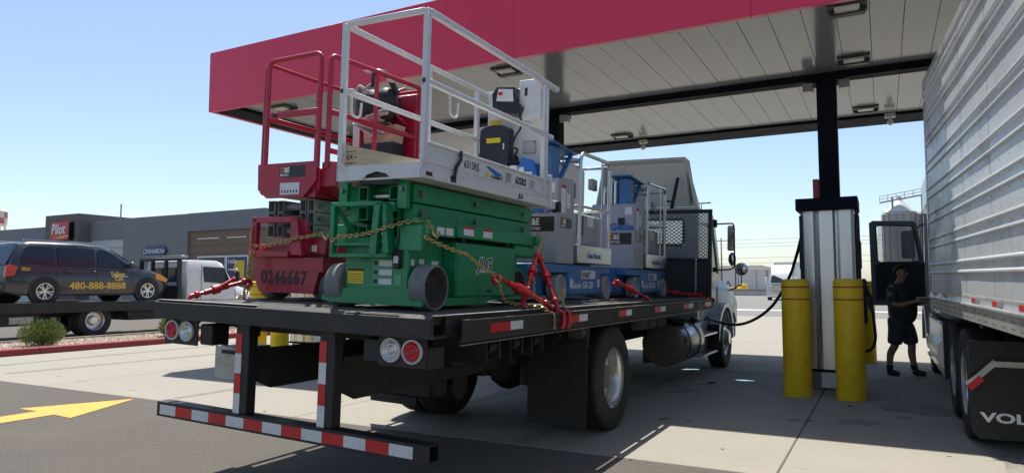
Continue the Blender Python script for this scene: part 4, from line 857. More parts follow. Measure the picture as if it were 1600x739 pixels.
if body:
    t_n = [(J(-.01, 0, .84), .21), (J(.05, 0, 1.06), .245), (J(.02, 0, 1.28), .235), (J(-.005, 0, 1.44), .175), (J(0, 0, 1.54), .085)]
    t_e = [(0, 1), (1, 2), (2, 3), (3, 4)]
    for s in (-1, 1): k = len(t_n); t_n += [(J(-.01, s*.205, 1.45), .098), (J(.01, s*.262, 1.30), .085), (J(.02, s*.285, 1.21), .082)]; t_e += [(3, k), (k, k+1), (k+1, k+2)]
    skin('t_shirt', t_n, t_e, 'cloth_dark', pe)
    s_n = [(J(-.01, 0, 1.02), .205), (J(-.02, 0, .90), .205)]; s_e = [(0, 1)]
    for s in (-1, 1): k = len(s_n); s_n += [(J(s*.02, s*.115, .80), .135), (J(s*.06+.02, s*.135, .58), .125), (J(s*.065+.02, s*.14, .50), .122)]; s_e += [(1, k), (k, k+1), (k+1, k+2)]
    skin('shorts', s_n, s_e, 'cloth_shorts', pe, root=1)
    for s in (-1, 1): skin('shoe', [(J(s*.13-.05, s*.16, .05), .05), (J(s*.13+.06, s*.165, .045), .052), (J(s*.13+.17, s*.175, .035), .038)], [(0, 1), (1, 2)], 'black', pe, root=1)
    for s in (-1, 1): m = P(); m.cyl(J(s*.13-.012, s*.16, .085), J(s*.115-.012, s*.157, .17), .05, .053, n=12, cap=False); m.out('sock', 'ink', pe)
    m = P(); c = Vector(J(.015, 0, 1.745)); m.ball(c+Vector((0, 0, .012)), (.100, .100, .095), 3)
    bmesh.ops.delete(m.b, geom=[v for v in m.b.verts if (v.co-c).dot(Fd)*.9-(v.co.z-c.z)*1.0 > -.012], context='VERTS'); m.out('hair', 'hair', pe)
    m = P(); m.ball(J(.138, 0, 1.70), (.018, .018, .022), 2); m.out('nose', 'skin', pe)
    for s in (-1, 1):
        m = P(); m.ball(J(.025, s*.092, 1.70), (.02, .014, .032), 2); m.out('ear', 'skin', pe); m = P(); m.ball(J(.112, s*.036, 1.735), (.012, .012, .010), 2); m.out('eye', 'ink', pe)
    m = P(); m.ball(J(.118, 0, 1.645), (.012, .025, .007), 2); m.out('mouth', 'tape_red', pe)
    m = P(); a = Vector(J(.01, -.285, 1.36)); 
    for k in range(5): an = k*1.2566; m.bar(a+Vector((-.42, -.05, 0))*.0+Fd*.012*math.cos(an)+U*.012*math.sin(an)-Ld*.055, a+Fd*.045*math.cos(an)+U*.045*math.sin(an)-Ld*.055, .02, .008, Ld)
    m.out('sleeve_emblem', 'cloth_print', pe)
    m = P(); m.prism([(-.08, -.05), (.08, -.045), (.075, .05), (-.07, .055)], 'y', 0, .006); o = m.out('shirt_print', 'cloth_print', pe); o.location = Vector(J(.205, -.03, 1.31)); o.rotation_euler = (R(-12), 0, math.atan2(Fd.y, Fd.x)+math.pi/2)
pp = thing('paper_sheets', 'sheets of paper held in the hands of the person by the truck', 'paper', tuple(Vector((.24, 13.45, 0))+Vector(J(.38, 0, 1.27))))
for i, (a, z, t) in enumerate(((.2, 0, .3), (.5, .012, -.1), (-.1, .02, .2))):
    m = P(Matrix.Rotation(a, 4, 'Z') @ Matrix.Rotation(t, 4, 'X')); m.prism([(-.09, -.11), (.09, -.11), (.09, .11), (-.09, .11)], 'z', z, z+.002); m.out('sheet', 'paper' if i else 'sticker_white', pp)
# ================================================================ ROLLBACK TOW TRUCK (left background)
tw0 = Vector((-21.35, 12.0, 0)); tw_ = thing('tow_truck', 'black rollback tow truck with white cab beyond the red kerb', 'truck', tw0); wT = Matrix.Translation(-tw0)
def W(): return P(wT)
m = W(); m.box(-22.55, -20.15, 4.6, 14.35, .93, 1.0, .01); m.out('bed_deck', 'steel_dark', tw_)
for x in (-20.15, -22.6): m = W(); m.box(x, x+.05, 4.6, 14.4, .74, 1.04, .012); m.out('bed_side_rail', 'frame_black', tw_)
m = W(); m.prism([(13.1, .45), (14.4, .45), (14.4, .93), (12.9, .93)], 'x', -22.3, -20.3); m.out('bed_end_box', 'frame_black', tw_)
for x in (-21.0, -21.8): m = W(); m.box(x, x+.1, 6, 17.3, .60, .86); m.out('frame_rail', 'frame_black', tw_)
m = W(); m.box(-20.9, -20.25, 9.2, 10.5, .42, .74, .02); m.out('tool_box', 'frame_black', tw_); 
m = W(); m.box(-20.24, -20.235, 9.75, 10.35, .48, .66, .01); m.out('tool_box_plate', 'box_grey', tw_)
m = W(); m.box(-22.4, -20.3, 7.0, 7.1, .3, .5); m.box(-22.2, -20.4, 7.0, 9.0, .5, .58); m.out('stinger_frame', 'frame_black', tw_)
for s_ in (-1, 1):
    for d, rim in ((1.02, RIM_D), (.72, None)):
        w = link('wheel', TYM, 'rubber', tw_, (s_*d, 0, .49), None); w.scale = (.85, .9, .9); w.rotation_euler = (0, 0, math.pi if s_ < 0 else 0)
        if rim: link('rim', rim, 'aluminium', w)
    w = link('wheel', TYM, 'rubber', tw_, (s_*1.0, 4.75, .49)); w.scale = (.85, .9, .9); w.rotation_euler = (0, 0, math.pi if s_ < 0 else 0); link('rim', RIM_S, 'aluminium', w)
    x = -21.35+s_*1.0
    for yy in (8.0, 9.0): pass
m = W(); m.box(-22.5, -20.2, 11.25, 12.75, .98, 1.0); m.out('wheel_guard', 'frame_black', tw_)
# cab
def cs(y, zt, w, zb=.75): c = -21.35; return [(c-w, y, zb), (c+w, y, zb), (c+w, y, zb+.55*(zt-zb)), (c+w*.93, y, zt-.12), (c+w*.85, y, zt), (c-w*.85, y, zt), (c-w*.93, y, zt-.12), (c-w, y, zb+.55*(zt-zb))]
m = W(); m.loft([cs(15.0, 2.30, 1.1), cs(15.3, 2.36, 1.12), cs(16.2, 2.36, 1.12), cs(16.45, 2.26, 1.12), cs(16.95, 1.55, 1.12)]); m.out('cab', 'tow_white', tw_)
m = W(); m.loft([cs(16.9, 1.55, 1.10), cs(17.4, 1.42, 1.12), cs(17.9, 1.2, 1.05), cs(18.05, 1.0, .9)]); m.out('hood', 'tow_white', tw_)
m = W(); m.prism([(15.62, 1.62), (16.72, 1.55), (16.42, 2.12), (15.62, 2.14)], 'x', -20.225, -20.285); m.out('side_window', 'glass_blue', tw_)
m = W(); m.box(-22.0, -20.7, 14.985, 14.998, 1.62, 2.1, .01); m.out('rear_window', 'glass_blue', tw_)
m = W(); m.box(-20.228, -20.222, 15.5, 15.52, .8, 2.2); m.box(-20.228, -20.222, 16.9, 16.915, .8, 1.55); m.out('door_seam', 'steel_dark', tw_)
m = W(); m.tube([(-20.25, 16.6, 2.05), (-19.95, 16.75, 2.08), (-19.93, 16.75, 1.5), (-20.2, 16.7, 1.45)], .02, fil=.05); m.out('mirror_bracket', 'aluminium', tw_)
m = W(); m.box(-20.05, -19.88, 16.72, 16.80, 1.55, 2.0, .02); m.out('mirror', 'black', tw_)
m = W()
for x in (-22.45, -21.75, -21.05, -20.32): m.bar((x, 14.75, 1.0), (x+(.1 if x < -22 else -.06 if x > -20.5 else 0), 14.78, 2.36), .13 if x in (-22.45, -20.32) else .10, .08)
m.bar((-22.4, 14.78, 2.36), (-20.32, 14.78, 2.36), .10, .08); m.box(-22.45, -20.3, 14.72, 14.80, 1.0, 1.5); m.out('headboard', 'black', tw_)
m = W(); m.box(-22.3, -20.4, 14.85, 15.15, 2.44, 2.50, .02); m.out('light_bar', 'steel_dark', tw_)
# ================================================================ MINIVAN on the bed
v0 = Vector((-21.3, 9.5, 1.005)); vn = thing('minivan', 'charcoal taxi minivan with gold phone number riding on the tow truck bed', 'van', v0)
def vs_(y, w, zb, zt, tum=.0, cr=.1): # body ring
    return [(-w*.93, y, zb), (w*.93, y, zb), (w, y, zb+.14), (w, y, zb+.55*(zt-zb)), (w*.985, y, zt-cr), (w*(.94-tum), y, zt), (-w*(.94-tum), y, zt), (-w*.985, y, zt-cr), (-w, y, zb+.55*(zt-zb)), (-w, y, zb+.14)]
m = P(); m.loft([vs_(.14, .86, .42, .80), vs_(.19, .95, .32, 1.0), vs_(.42, .985, .24, 1.04), vs_(1.0, 1.0, .2, 1.03), vs_(2.5, 1.0, .2, 1.0), vs_(3.6, 1.0, .2, 1.0), vs_(4.2, .99, .2, .98, .05), vs_(4.65, .94, .22, .88, .08), vs_(4.92, .82, .28, .76, .1), vs_(5.03, .62, .36, .62, .1)]); m.out('body', 'van_paint', vn)
def gs(y, wb, wt, zb, zt): return [(-wb, y, zb), (wb, y, zb), (wb*.6+wt*.4, y+.0, zb+.45*(zt-zb)), (wt, y, zt-.07), (wt*.88, y, zt), (-wt*.88, y, zt), (-wt, y, zt-.07), (-(wb*.6+wt*.4), y, zb+.45*(zt-zb))]
m = P(); m.loft([gs(.24, .95, .90, .96, 1.0), gs(.52, .97, .80, .96, 1.64), gs(.8, .975, .81, .96, 1.70), gs(2.0, .98, .82, .96, 1.73), gs(2.75, .98, .81, .96, 1.69), gs(3.1, .97, .80, .96, 1.56), gs(3.98, .94, .88, .94, 1.0)]); m.out('greenhouse', 'van_paint', vn)
def win(nm, pts, out=.006):
    mm = P(); f = lambda y, z: .985-.15*max(0, (z-1.0))/.68
    mm.prism([(y, z) for y, z in pts], 'x', 0, .008)
    for v in mm.b.verts: v.co.x += f(v.co.y, v.co.z)+out
    return mm.out(nm, 'glass_blue', vn)
win('quarter_window', [(.52, 1.10), (1.38, 1.06), (1.40, 1.56), (.75, 1.58), (.62, 1.5)]); win('sliding_window', [(1.46, 1.055), (2.5, 1.03), (2.5, 1.56), (1.48, 1.56)]); win('front_window', [(2.58, 1.03), (3.62, 1.02), (3.05, 1.44), (2.80, 1.54), (2.6, 1.55)])
m = P(); m.quad((-.78, .235, 1.06), (.78, .235, 1.06), (.72, .495, 1.58), (-.72, .495, 1.58)); m.out('rear_window', 'glass_blue', vn)
m = P(); m.quad((-.86, 3.93, 1.035), (.86, 3.93, 1.035), (.72, 3.08, 1.575), (-.72, 3.08, 1.575)); m.out('windscreen', 'glass_blue', vn)
for s_ in (-1, 1):
    m = P(); m.prism([(.14, .72), (.36, .76), (.44, 1.0), (.28, 1.05), (.16, 1.0)], 'x', s_*.90, s_*1.0); m.out('tail_light', 'lens_red', vn)
    m = P(); m.prism([(4.45, .70), (4.80, .60), (4.84, .70), (4.58, .86), (4.40, .88)], 'x', s_*.84, s_*.965); m.out('headlight', 'lens_amber', vn)
    m = P(); m.box(s_*1.0, s_*1.20, 3.45, 3.6, 1.02, 1.2, .04); m.out('mirror', 'van_paint', vn)
    for y in (1.13, 4.13):
        m = P(); m.cyl((s_*.90, y, .35), (s_*1.004, y, .35), .405, n=32); m.out('wheel_arch', 'black', vn)
        m = P(); m.lathe([(.215, -.1), (.31, -.1), (.335, -.08), (.34, 0), (.335, .07), (.31, .09), (.215, .085), (.21, .03), (0, .03)], (s_*.93, y, .34), (s_, 0, 0), n=32); w = m.out('wheel', 'rubber', vn)
        m = P(); m.lathe([(.225, .088), (.228, .094), (.205, .09), (.20, .06)], (s_*.93, y, .34), (s_, 0, 0), n=32); m.cyl((s_*(.93+.05), y, .34), (s_*(.93+.085), y, .34), .045, n=12)
        for k in range(10): a = 2*math.pi*k/10+(.12 if k % 2 else -.12); m.bar((s_*(.93+.07), y+.03*math.cos(a), .34+.03*math.sin(a)), (s_*(.93+.085), y+.215*math.cos(a), .34+.215*math.sin(a)), .030, .02, (s_, 0, 0))
        m.out('rim', 'aluminium', w)
    for z0, y0, y1 in ((1.745, .7, 2.7),): m = P(); m.cyl((s_*.66, y0, z0), (s_*.66, y1, z0), .016, n=6); m.out('roof_rail', 'chrome', vn)
for y in (1.43, 2.54, 3.66): m = P(); m.box(1.0015, 1.0035, y, y+.008, .3, 1.0); m.out('door_seam', 'ink', vn)
m = P(); m.box(1.001, 1.006, 1.5, 4.0, .86, .872); m.out('body_crease', 'van_paint', vn)
for y in (1.62, 2.4): m = P(); m.box(1.0, 1.03, y, y+.2, .88, .92, .01); m.out('door_handle', 'van_paint', vn)
m = P(); m.box(-.9, .9, .08, .26, .30, .60, .05); m.out('rear_bumper', 'van_paint', vn)
m = P(); m.box(-.26, .26, .128, .14, .78, .92); m.out('number_plate', 'sticker_white', vn)
text('phone_lettering', '480-888-8888', 'ink_gold', vn, .27, (1.0045, 1.78, .40), (0, 1, 0), (0, 0, 1), .008, sx=1.08); text('taxi_lettering', 'Yellow', 'ink_gold', vn, .16, (1.0045, 2.94, .79), (0, 1, 0), (0, 0, 1), .008); text('taxi_lettering', 'Cab', 'ink_gold', vn, .16, (1.0045, 3.08, .645), (0, 1, 0), (0, 0, 1), .008)
text('unit_lettering', '5221', 'ink_gold', vn, .12, (1.003, .52, .90), (0, 1, 0), (0, 0, 1), .004)
for k in range(8):
    for j in range(2): 
        m = P(); y = 3.0+k*.06; z = .75+j*.015; m.box(1.004, 1.006, y+.03*(j % 2), y+.03*(j % 2)+.03, z, z+.02); m.out('checker', 'ink_white', vn)
# ================================================================ LIFTS ON THE BED (coordinates in the rolled bed frame)
BZ = DZ+.0055
def on_bed(name, label, cat, base, group=None):
    t = thing(name, label, cat, group=group); b = Vector(base); A = TRK @ Matrix.Translation(b)
    t.location = A.to_translation(); t.rotation_euler = A.to_euler(); return t, Matrix.Translation(-b)
def hollow(m, x0, x1, y0, y1, z0, z1, t=.008):
    """square tube open along y"""
    m.box(x0, x1, y0, y1, z0, z0+t); m.box(x0, x1, y0, y1, z1-t, z1); m.box(x0, x0+t, y0, y1, z0+t, z1-t); m.box(x1-t, x1, y0, y1, z0+t, z1-t)
def solid_tyre(par, T_, x0, x1, y, z, r, mt='tyre_grey', hm='hub_dark'):
    s = 1 if x1 > x0 else -1; w = abs(x1-x0); m = P(T_)
    m.lathe([(0, 0), (r*.6, 0), (r-.012, 0), (r, .012), (r, w-.012), (r-.010, w-.001), (r*.91, w), (r*.88, w-.012)], (x0, y, z), (s, 0, 0), n=36); wh = m.out('wheel', mt, par)
    m = P(T_); m.lathe([(r*.885, w-.03), (r*.87, w-.010), (r*.60, w-.020), (r*.55, w-.028), (0, w-.028)], (x0, y, z), (s, 0, 0), n=32)
    for k in range(5): a = 2*math.pi*k/5+.4; m.cyl((x0+s*(w-.016), y+r*.66*math.cos(a), z+r*.66*math.sin(a)), (x0+s*(w-.008), y+r*.66*math.cos(a), z+r*.66*math.sin(a)), .007, n=8)
    m.out('hub', hm, wh)
def decal(par, T_, nm, mt, ax, a, u0, u1, v0, v1, th=.0016):
    m = P(T_)
    if ax == 'x': m.box(a, a+th, u0, u1, v0, v1)
    else: m.box(u0, u1, a-th, a, v0, v1)
    return m.out(nm, mt, par, smooth=0)
def tx(par, T_, nm, body, mt, size, org, ax, **k):
    o = T_ @ Vector(org)
    return text(nm, body, mt, par, size, o, (0, 1, 0) if ax == 'x' else (1, 0, 0), (0, 0, 1), **k)
def rental_sticker(par, T_, ax, a, u0, u1, v0, v1):
    """black label with orange R, white &E and RENTALS, code square left as plain grey panel"""
    decal(par, T_, 'rental_label', 'sticker_black', ax, a, u0, u1, v0, v1); e = .0022
    w = u1-u0; h = v1-v0; f = (lambda u, v: (a+e, u, v)) if ax == 'x' else (lambda u, v: (u, a-e, v))
    decal(par, T_, 'orange_patch', 'sticker_orange', ax, a+e*.8 if ax == 'x' else a-e*.8, u0+.04*w, u0+.22*w, v0+.42*h, v0+.92*h, .0006)
    tx(par, T_, 'label_lettering', 'H', 'ink', h*.55, f(u0+.05*w, v0+.46*h), ax, off=.002); tx(par, T_, 'label_lettering', '&E', 'ink_white', h*.62, f(u0+.22*w, v0+.44*h), ax, off=.003, sx=.8); tx(par, T_, 'label_lettering', 'RENTALS', 'ink_white', h*.26, f(u0+.05*w, v0+.12*h), ax, off=.001, sx=.95)

# ---------------------------------------------------------------- green and white scissor lift
gl, G = on_bed('scissor_lift', 'green scissor lift with white platform rails at the tail of the flatbed', 'scissor lift', (.47, 2.0, BZ), 'scissor lifts on the flatbed')
def g_(): return P(G)
m = g_(); m.box(.13, .72, .985, 2.42, 1.44, 1.87, .01); m.box(.2, .58, 2.42, 2.95, 1.44, 1.87, .01); m.out('chassis', 'green', gl)
m = g_(); m.prism([(-.06, 1.395), (-.06, 1.425), (.10, 1.49), (.74, 1.50), (.87, 1.435), (.875, 1.385), (.86, 1.378), (.02, 1.38)], 'y', .955, .983); m.box(-.02, .83, .984, 1.0, 1.40, 1.44); m.out('pothole_bar', 'green', gl)
m = g_(); m.prism([(1.25, 1.375), (1.9, 1.375), (2.0, 1.435), (1.22, 1.435)], 'x', .80, .84); m.box(.72, .80, 1.25, 2.95, 1.40, 1.435); m.out('pothole_guard', 'green', gl)
m = g_(); m.box(.72, .845, 1.42, 2.40, 1.436, 1.855, .008); tray = m.out('tray_door', 'green', gl)
m = g_(); m.box(.8455, .849, 1.44, 2.38, 1.45, 1.84); m.out('door_skin', 'green', tray)
for y in (1.50, 2.22): m = g_(); m.box(.80, .85, y, y+.035, 1.857, 1.89); m.out('hinge', 'black', tray)
m = g_(); m.box(.845, .862, 1.9, 1.96, 1.475, 1.49); m.out('latch', 'black', tray)
m = g_(); m.box(.60, .855, 1.42, 2.80, 1.892, 1.985, .006); m.box(.60, .85, 2.4, 2.80, 1.78, 1.89, .02); m.out('upper_side_beam', 'green', gl)
m = g_(); m.box(.855, .885, 2.74, 2.86, 1.90, 1.985, .006); m.out('tie_down_lug', 'green', gl)
# swooping fender plate over the rear wheel
m = g_(); m.prism([(.97, 1.775), (.995, 1.80), (1.05, 1.86), (1.15, 1.888), (1.42, 1.888), (1.42, 1.975), (1.02, 1.975), (.97, 1.95)], 'x', .62, .835); m.out('fender_plate', 'green', gl)
m = g_(); m.box(.005, .13, 1.0, 1.3, 1.80, 1.97, .01); m.out('fender_plate', 'green', gl)
for (x0, x1) in ((.755, .90), (.13, -.03)):
    for y in (1.09, 2.66): solid_tyre(gl, G, x0-(.15 if y > 2 and x0 > .5 else 0), x1-(.15 if y > 2 and x0 > .5 else 0), y, BZ+.165, .165)
# ladder
m = g_()
m.box(.06, .10, .88, .93, 1.73, 2.12, .006); m.prism([(.44, 1.73), (.50, 1.73), (.525, 2.12), (.475, 2.12)], 'y', .88, .93); m.prism([(.55, 1.75), (.60, 1.75), (.56, 2.10), (.53, 2.12)], 'y', .90, .985); m.box(.06, .53, .88, .93, 2.09, 2.125, .006); m.box(.06, .60, .88, .99, 1.715, 1.745, .005); m.box(.10, .46, .89, .985, 1.80, 1.825, .004)
m.bar((.08, .93, 2.08), (.14, 1.06, 1.90), .04); m.out('ladder', 'green', gl)
# scissor pack: three tiers of arms on each side, plus cross tubes with open ends
TZ = [(1.845, 1.975), (1.985, 2.12), (2.13, 2.268)]
for k, (z0, z1) in enumerate(TZ):
    for (x0, x1) in ((.60, .70), (.08, .18)): m = g_(); m.box(x0, x1-(.09 if k == 0 and x0 > .5 else 0), 1.06+.05*(k == 0), 3.0, z0, z1, .006); m.out('scissor_arm', 'green', gl)
    for (x0, x1) in ((.49, .58), (.20, .29)):
        m = g_(); hollow(m, x0, x1, 1.03, 1.35, z0+.015, z1-.015); m.box(x0, x1, 1.36, 2.95, z0+.015, z1-.015); m.out('inner_arm', 'green', gl)
    m = g_(); m.cyl((.30, 1.10, z0+.055), (.48, 1.10, z0+.055), .024); m.out('pivot_tube', 'aluminium', gl)
    m = g_(); m.cyl((.17, 1.16, z1-.03), (.61, 1.16, z1-.03), .03); m.out('cross_tube', 'green', gl)
    for y in (1.14, 1.92, 2.80):
        m = g_(); m.cyl((.70, y, (z0+z1)/2), (.722, y, (z0+z1)/2), .022, n=12); m.out('pivot_pin', 'steel_dark', gl)
for x in (.045, .60):
    m = g_(); n = 8; q = [(x+.04+.04*math.cos(math.pi*k/n), 2.37+.04*math.sin(math.pi*k/n)) for k in range(n+1)]+[(x, 2.08), (x+.08, 2.08)]
    m.prism(q, 'y', .985, 1.03); m.out('slide_channel', 'green', gl)
    m = g_(); m.cyl((x+.04, .984, 2.36), (x+.04, .965, 2.36), .02, n=10); m.out('slide_roller', 'steel_dark', gl); m = g_(); m.cyl((x+.04, .984, 2.22), (x+.04, .965, 2.22), .016, n=10); m.out('slide_roller', 'steel_dark', gl)
m = g_(); m.box(.40, .56, 1.0, 1.05, 2.06, 2.13, .004); m.out('prop_bracket', 'sticker_green', gl)
# labels
decal(gl, G, 'caution_label', 'sticker_yellow', 'y', .984, .165, .315, 1.525, 1.635); decal(gl, G, 'caution_strip', 'ink', 'y', .9822, .165, .315, 1.618, 1.635)
for i in range(4): decal(gl, G, 'label_line', 'ink', 'y', .9822, .18, .30, 1.54+i*.018, 1.543+i*.018, .0004)
for i in range(3):
    decal(gl, G, 'warning_label', 'sticker_green', 'y', .984, .40, .58, 1.515+i*.067, 1.577+i*.067); decal(gl, G, 'label_text_block', 'sticker_white', 'y', .9822, .46, .575, 1.525+i*.067, 1.565+i*.067, .0005); decal(gl, G, 'label_icon', 'ink', 'y', .9822, .41, .445, 1.53+i*.067, 1.56+i*.067, .0005)
decal(gl, G, 'label', 'sticker_white', 'y', .984, .36, .42, 1.745, 1.785)
m = g_(); m.box(.595, .665, .955, .984, 1.64, 1.78, .012); cb = m.out('ground_control', 'black', gl); m = g_(); m.box(.61, .65, .951, .954, 1.68, 1.73); m.out('control_label', 'sticker_white', cb); m = g_(); m.tube([(.63, .965, 1.78), (.64, .96, 1.85), (.64, .98, 1.97)], .006, n=6); m.out('control_cable', 'black', cb)
decal(gl, G, 'label', 'sticker_green', 'y', .984, .60, .66, 1.52, 1.60)
for y0, y1, z0, z1, mt in ((.76, .80, 1.665, 1.71, 'sticker_white'), (.86, .92, 1.68, 1.715, 'sticker_white'), (1.02, 1.11, 1.66, 1.705, 'sticker_white')): decal(gl, G, 'label', mt, 'x', .7215, y0+.25, y1+.25, z0, z1)
for y0, y1 in ((1.16, 1.26), (1.28, 1.38)): decal(gl, G, 'label', 'sticker_white', 'x', .8355, y0, y1, 1.90, 1.955)
decal(gl, G, 'worn_label', 'sticker_green', 'x', .8355, 1.02, 1.12, 1.90, 1.965)
for y0 in (1.50, 1.80): decal(gl, G, 'warning_label', 'sticker_white', 'x', .8555, y0, y0+.15, 1.915, 1.985); decal(gl, G, 'warning_strip', 'ink_red', 'x', .8573, y0, y0+.15, 1.965, 1.985, .0005)
tx(gl, G, 'maker_lettering', 'JLG', 'ink_white', .135, (.8505, 1.74, 1.655), 'x', off=.010, shear=.3, sx=1.05); tx(gl, G, 'maker_lettering', 'JLG', 'ink', .135, (.8515, 1.74, 1.655), 'x', off=.003, shear=.3, sx=1.05)
decal(gl, G, 'maker_underline', 'ink_white', 'x', .8495, 1.75, 1.98, 1.632, 1.642)
# platform
m = g_(); m.box(.10, .86, .92, 3.10, 2.285, 2.30); m.out('platform_floor', 'white_paint', gl); m = g_(); m.box(.28, .64, .93, .94, 2.26, 2.36); m.out('arch_backing', 'black', gl)
m = g_()
m.prism([(.09, 2.285), (.33, 2.285), (.37, 2.325), (.46, 2.345), (.55, 2.325), (.60, 2.285), (.86, 2.285), (.86, 2.395), (.09, 2.395)], 'y', .905, .92); m.out('end_skirt', 'white_paint', gl)
m = g_(); m.box(.847, .868, .905, 3.10, 2.285, 2.36, .004); m.box(.848, .858, .92, 3.06, 2.362, 2.53, .002); m.box(.846, .872, .94, 3.06, 2.532, 2.552, .003); m.box(.856, .866, .95, 3.05, 2.40, 2.415, .002); m.out('side_skirt', 'white_paint', gl)
m = g_(); m.box(.08, .10, .905, 3.10, 2.285, 2.53, .004); m.out('side_skirt', 'white_paint', gl)
m = g_(); m.box(.10, .86, 3.085, 3.10, 2.285, 2.55, .003); m.out('end_skirt', 'white_paint', gl)
for y0, y1, z0, z1 in ((.95, 1.03, 2.305, 2.335), (1.27, 1.35, 2.30, 2.35)): m = g_(); m.box(.8682, .8690, y0, y1, z0, z1, .004); m.out('slot', 'ink', gl)
m = g_(); m.box(.80, .90, 3.0, 3.12, 2.27, 2.36, .01); m.out('roller_block', 'white_paint', gl); m = g_(); m.box(.84, .93, 3.13, 3.2, 2.25, 2.36, .01); m.out('pivot_block', 'black', gl)
m = g_(); m.tube([(.872, 1.40, 2.55), (.885, 1.38, 2.48), (.88, 1.33, 2.42), (.875, 1.31, 2.33)], .014, n=8); m.out('cable', 'hose', gl)
tx(gl, G, 'fleet_lettering', '6313RS', 'ink', .085, (.8590, 1.47, 2.44), 'x', off=.0015, sx=.8, space=1.1); tx(gl, G, 'model_lettering', '632RS', 'ink', .085, (.8590, 2.33, 2.43), 'x', off=.0035, shear=.12, sx=.95); tx(gl, G, 'maker_lettering', 'JLG', 'ink', .055, (.8690, 2.38, 2.305), 'x', off=.003, shear=.3)
m = g_(); m.prism([(1.80, 2.50), (1.86, 2.505), (2.06, 2.47), (2.10, 2.45), (1.98, 2.44)], 'x', .8583, .8593); m.out('dealer_emblem', 'ink_blue', gl, smooth=0)
m = g_(); m.prism([(1.83+.035*(1 if k % 2 else .5)*math.cos(k*math.pi/8), 2.435+.035*(1 if k % 2 else .5)*math.sin(k*math.pi/8)) for k in range(16)], 'x', .8583, .8598); m.out('dealer_sun', 'sticker_yellow', gl, smooth=0)
tx(gl, G, 'dealer_lettering', 'SUNBELT', 'ink', .048, (.8597, 1.90, 2.405), 'x', off=.002)
for y in (2.15, 2.62): decal(gl, G, 'patch', 'box_grey', 'x', .8585, y, y+.10, 2.42, 2.50)
# guard rails: square tube
m = g_(); rw = .038
def rail(a, b, w=rw): 
    mm = g_(); mm.bar(a, b, w, w, c=.004); return mm.out('guard_rail', 'white_paint', gl)
for (x, y) in ((.10, .93), (.855, .93), (.855, 2.90), (.10, 2.90)):
    mm = g_(); mm.box(x-.022, x+.022, y-.022, y+.022, 2.38, 3.50, .004); po = mm.out('guard_post', 'white_paint', gl)
    mm = g_(); mm.box(x-.012, x+.012, y-.026, y-.0222, 2.96, 2.99); mm.out('post_plug', 'ink', po)
mm = g_(); mm.box(.845, .885, 3.02, 3.06, 2.36, 2.60, .004); mm.out('guard_post', 'white_paint', gl)
rail((.12, .93, 3.49), (.835, .93, 3.49)); rail((.10, .95, 3.485), (.10, 3.1, 3.485)); rail((.855, .95, 3.485), (.855, 3.20, 3.485), .045)
rail((.10, .95, 2.98), (.10, 3.08, 2.98)); rail((.855, .95, 2.98), (.855, 3.10, 2.98)); rail((.12, 3.08, 3.485), (.84, 3.08, 3.485)); rail((.12, .925, 2.965), (.20, .925, 2.965))
mm = g_(); mm.box(.10, .14, 2.0, 2.04, 2.53, 3.47, .004); mm.out('guard_post', 'white_paint', gl)
for x, y in ((.14, .97), (.855, 1.25)): mm = g_(); mm.tube([(x, y, 2.95), (x, y+.01, 2.80), (x, y+.11, 2.80), (x, y+.12, 2.92)], .010, n=6, fil=.04); mm.out('grab_loop', 'white_paint', gl)
mm = g_(); mm.prism([(.125, 2.395), (.80, 2.395), (.80, 2.42), (.30, 2.53), (.125, 2.57)], 'y', .945, .963); wd = mm.out('plywood_sheet', 'plywood', gl)
for i in range(3):
    for j in range(3): decal(gl, G, 'marker_scribble', 'ink', 'y', .9444, .14+i*.035, .16+i*.035+random.uniform(-.005, .01), 2.42+j*.045, 2.428+j*.045, .0006)
tx(gl, G, 'marker_scribble', 'EX', 'ink', .06, (.145, .9438, 2.45), 'y', sx=.8)
# control end: tall white panel with labels, control box, storage bag, hoses, blue battery charger
mm = g_(); mm.box(.16, .84, 3.02, 3.045, 2.55, 3.47, .004); mm.out('control_panel', 'white_paint', gl)
mm = g_(); mm.box(.60, .84, 2.86, 2.885, 3.12, 3.52, .006); mm.out('gate_panel', 'white_paint', gl); decal(gl, G, 'label', 'ink', 'y', 2.859, .66, .69, 3.36, 3.44); decal(gl, G, 'label', 'sticker_black', 'y', 2.859, .74, .84, 3.33, 3.43) if False else None
for i in range(5): decal(gl, G, 'label', 'sticker_yellow' if i % 2 else 'sticker_white', 'y', 3.0195, .19, .32, 3.05+i*.075, 3.11+i*.075)
mm = g_(); mm.prism([(.34, 3.22), (.63, 3.17), (.66, 3.24), (.60, 3.30), (.58, 3.44), (.38, 3.46), (.33, 3.40)], 'y', 2.80, 3.0); mm.out('control_box', 'black_gloss', gl)
mm = g_(); mm.prism([(.38, 3.32), (.57, 3.30), (.56, 3.42), (.40, 3.44)], 'y', 2.795, 2.8); mm.out('control_face', 'sticker_white', gl); mm = g_(); mm.ball((.43, 2.78, 3.39), .022); mm.out('stop_button', 'ink_red', gl)
mm = g_(); n = 14; mm.prism([(.14, 2.56), (.47, 2.56), (.475, 3.02)]+[(.31+.165*math.cos(math.pi*k/n), 3.05+.06*math.sin(math.pi*k/n)) for k in range(1, n)]+[(.145, 3.02)], 'y', 2.90, 3.0); bag = mm.out('document_box', 'blue_black', gl); decal(gl, G, 'box_label', 'sticker_yellow', 'y', 2.8995, .22, .38, 2.93, 2.98); decal(gl, G, 'box_latch', 'sticker_white', 'y', 2.8995, .41, .425, 2.86, 2.92)
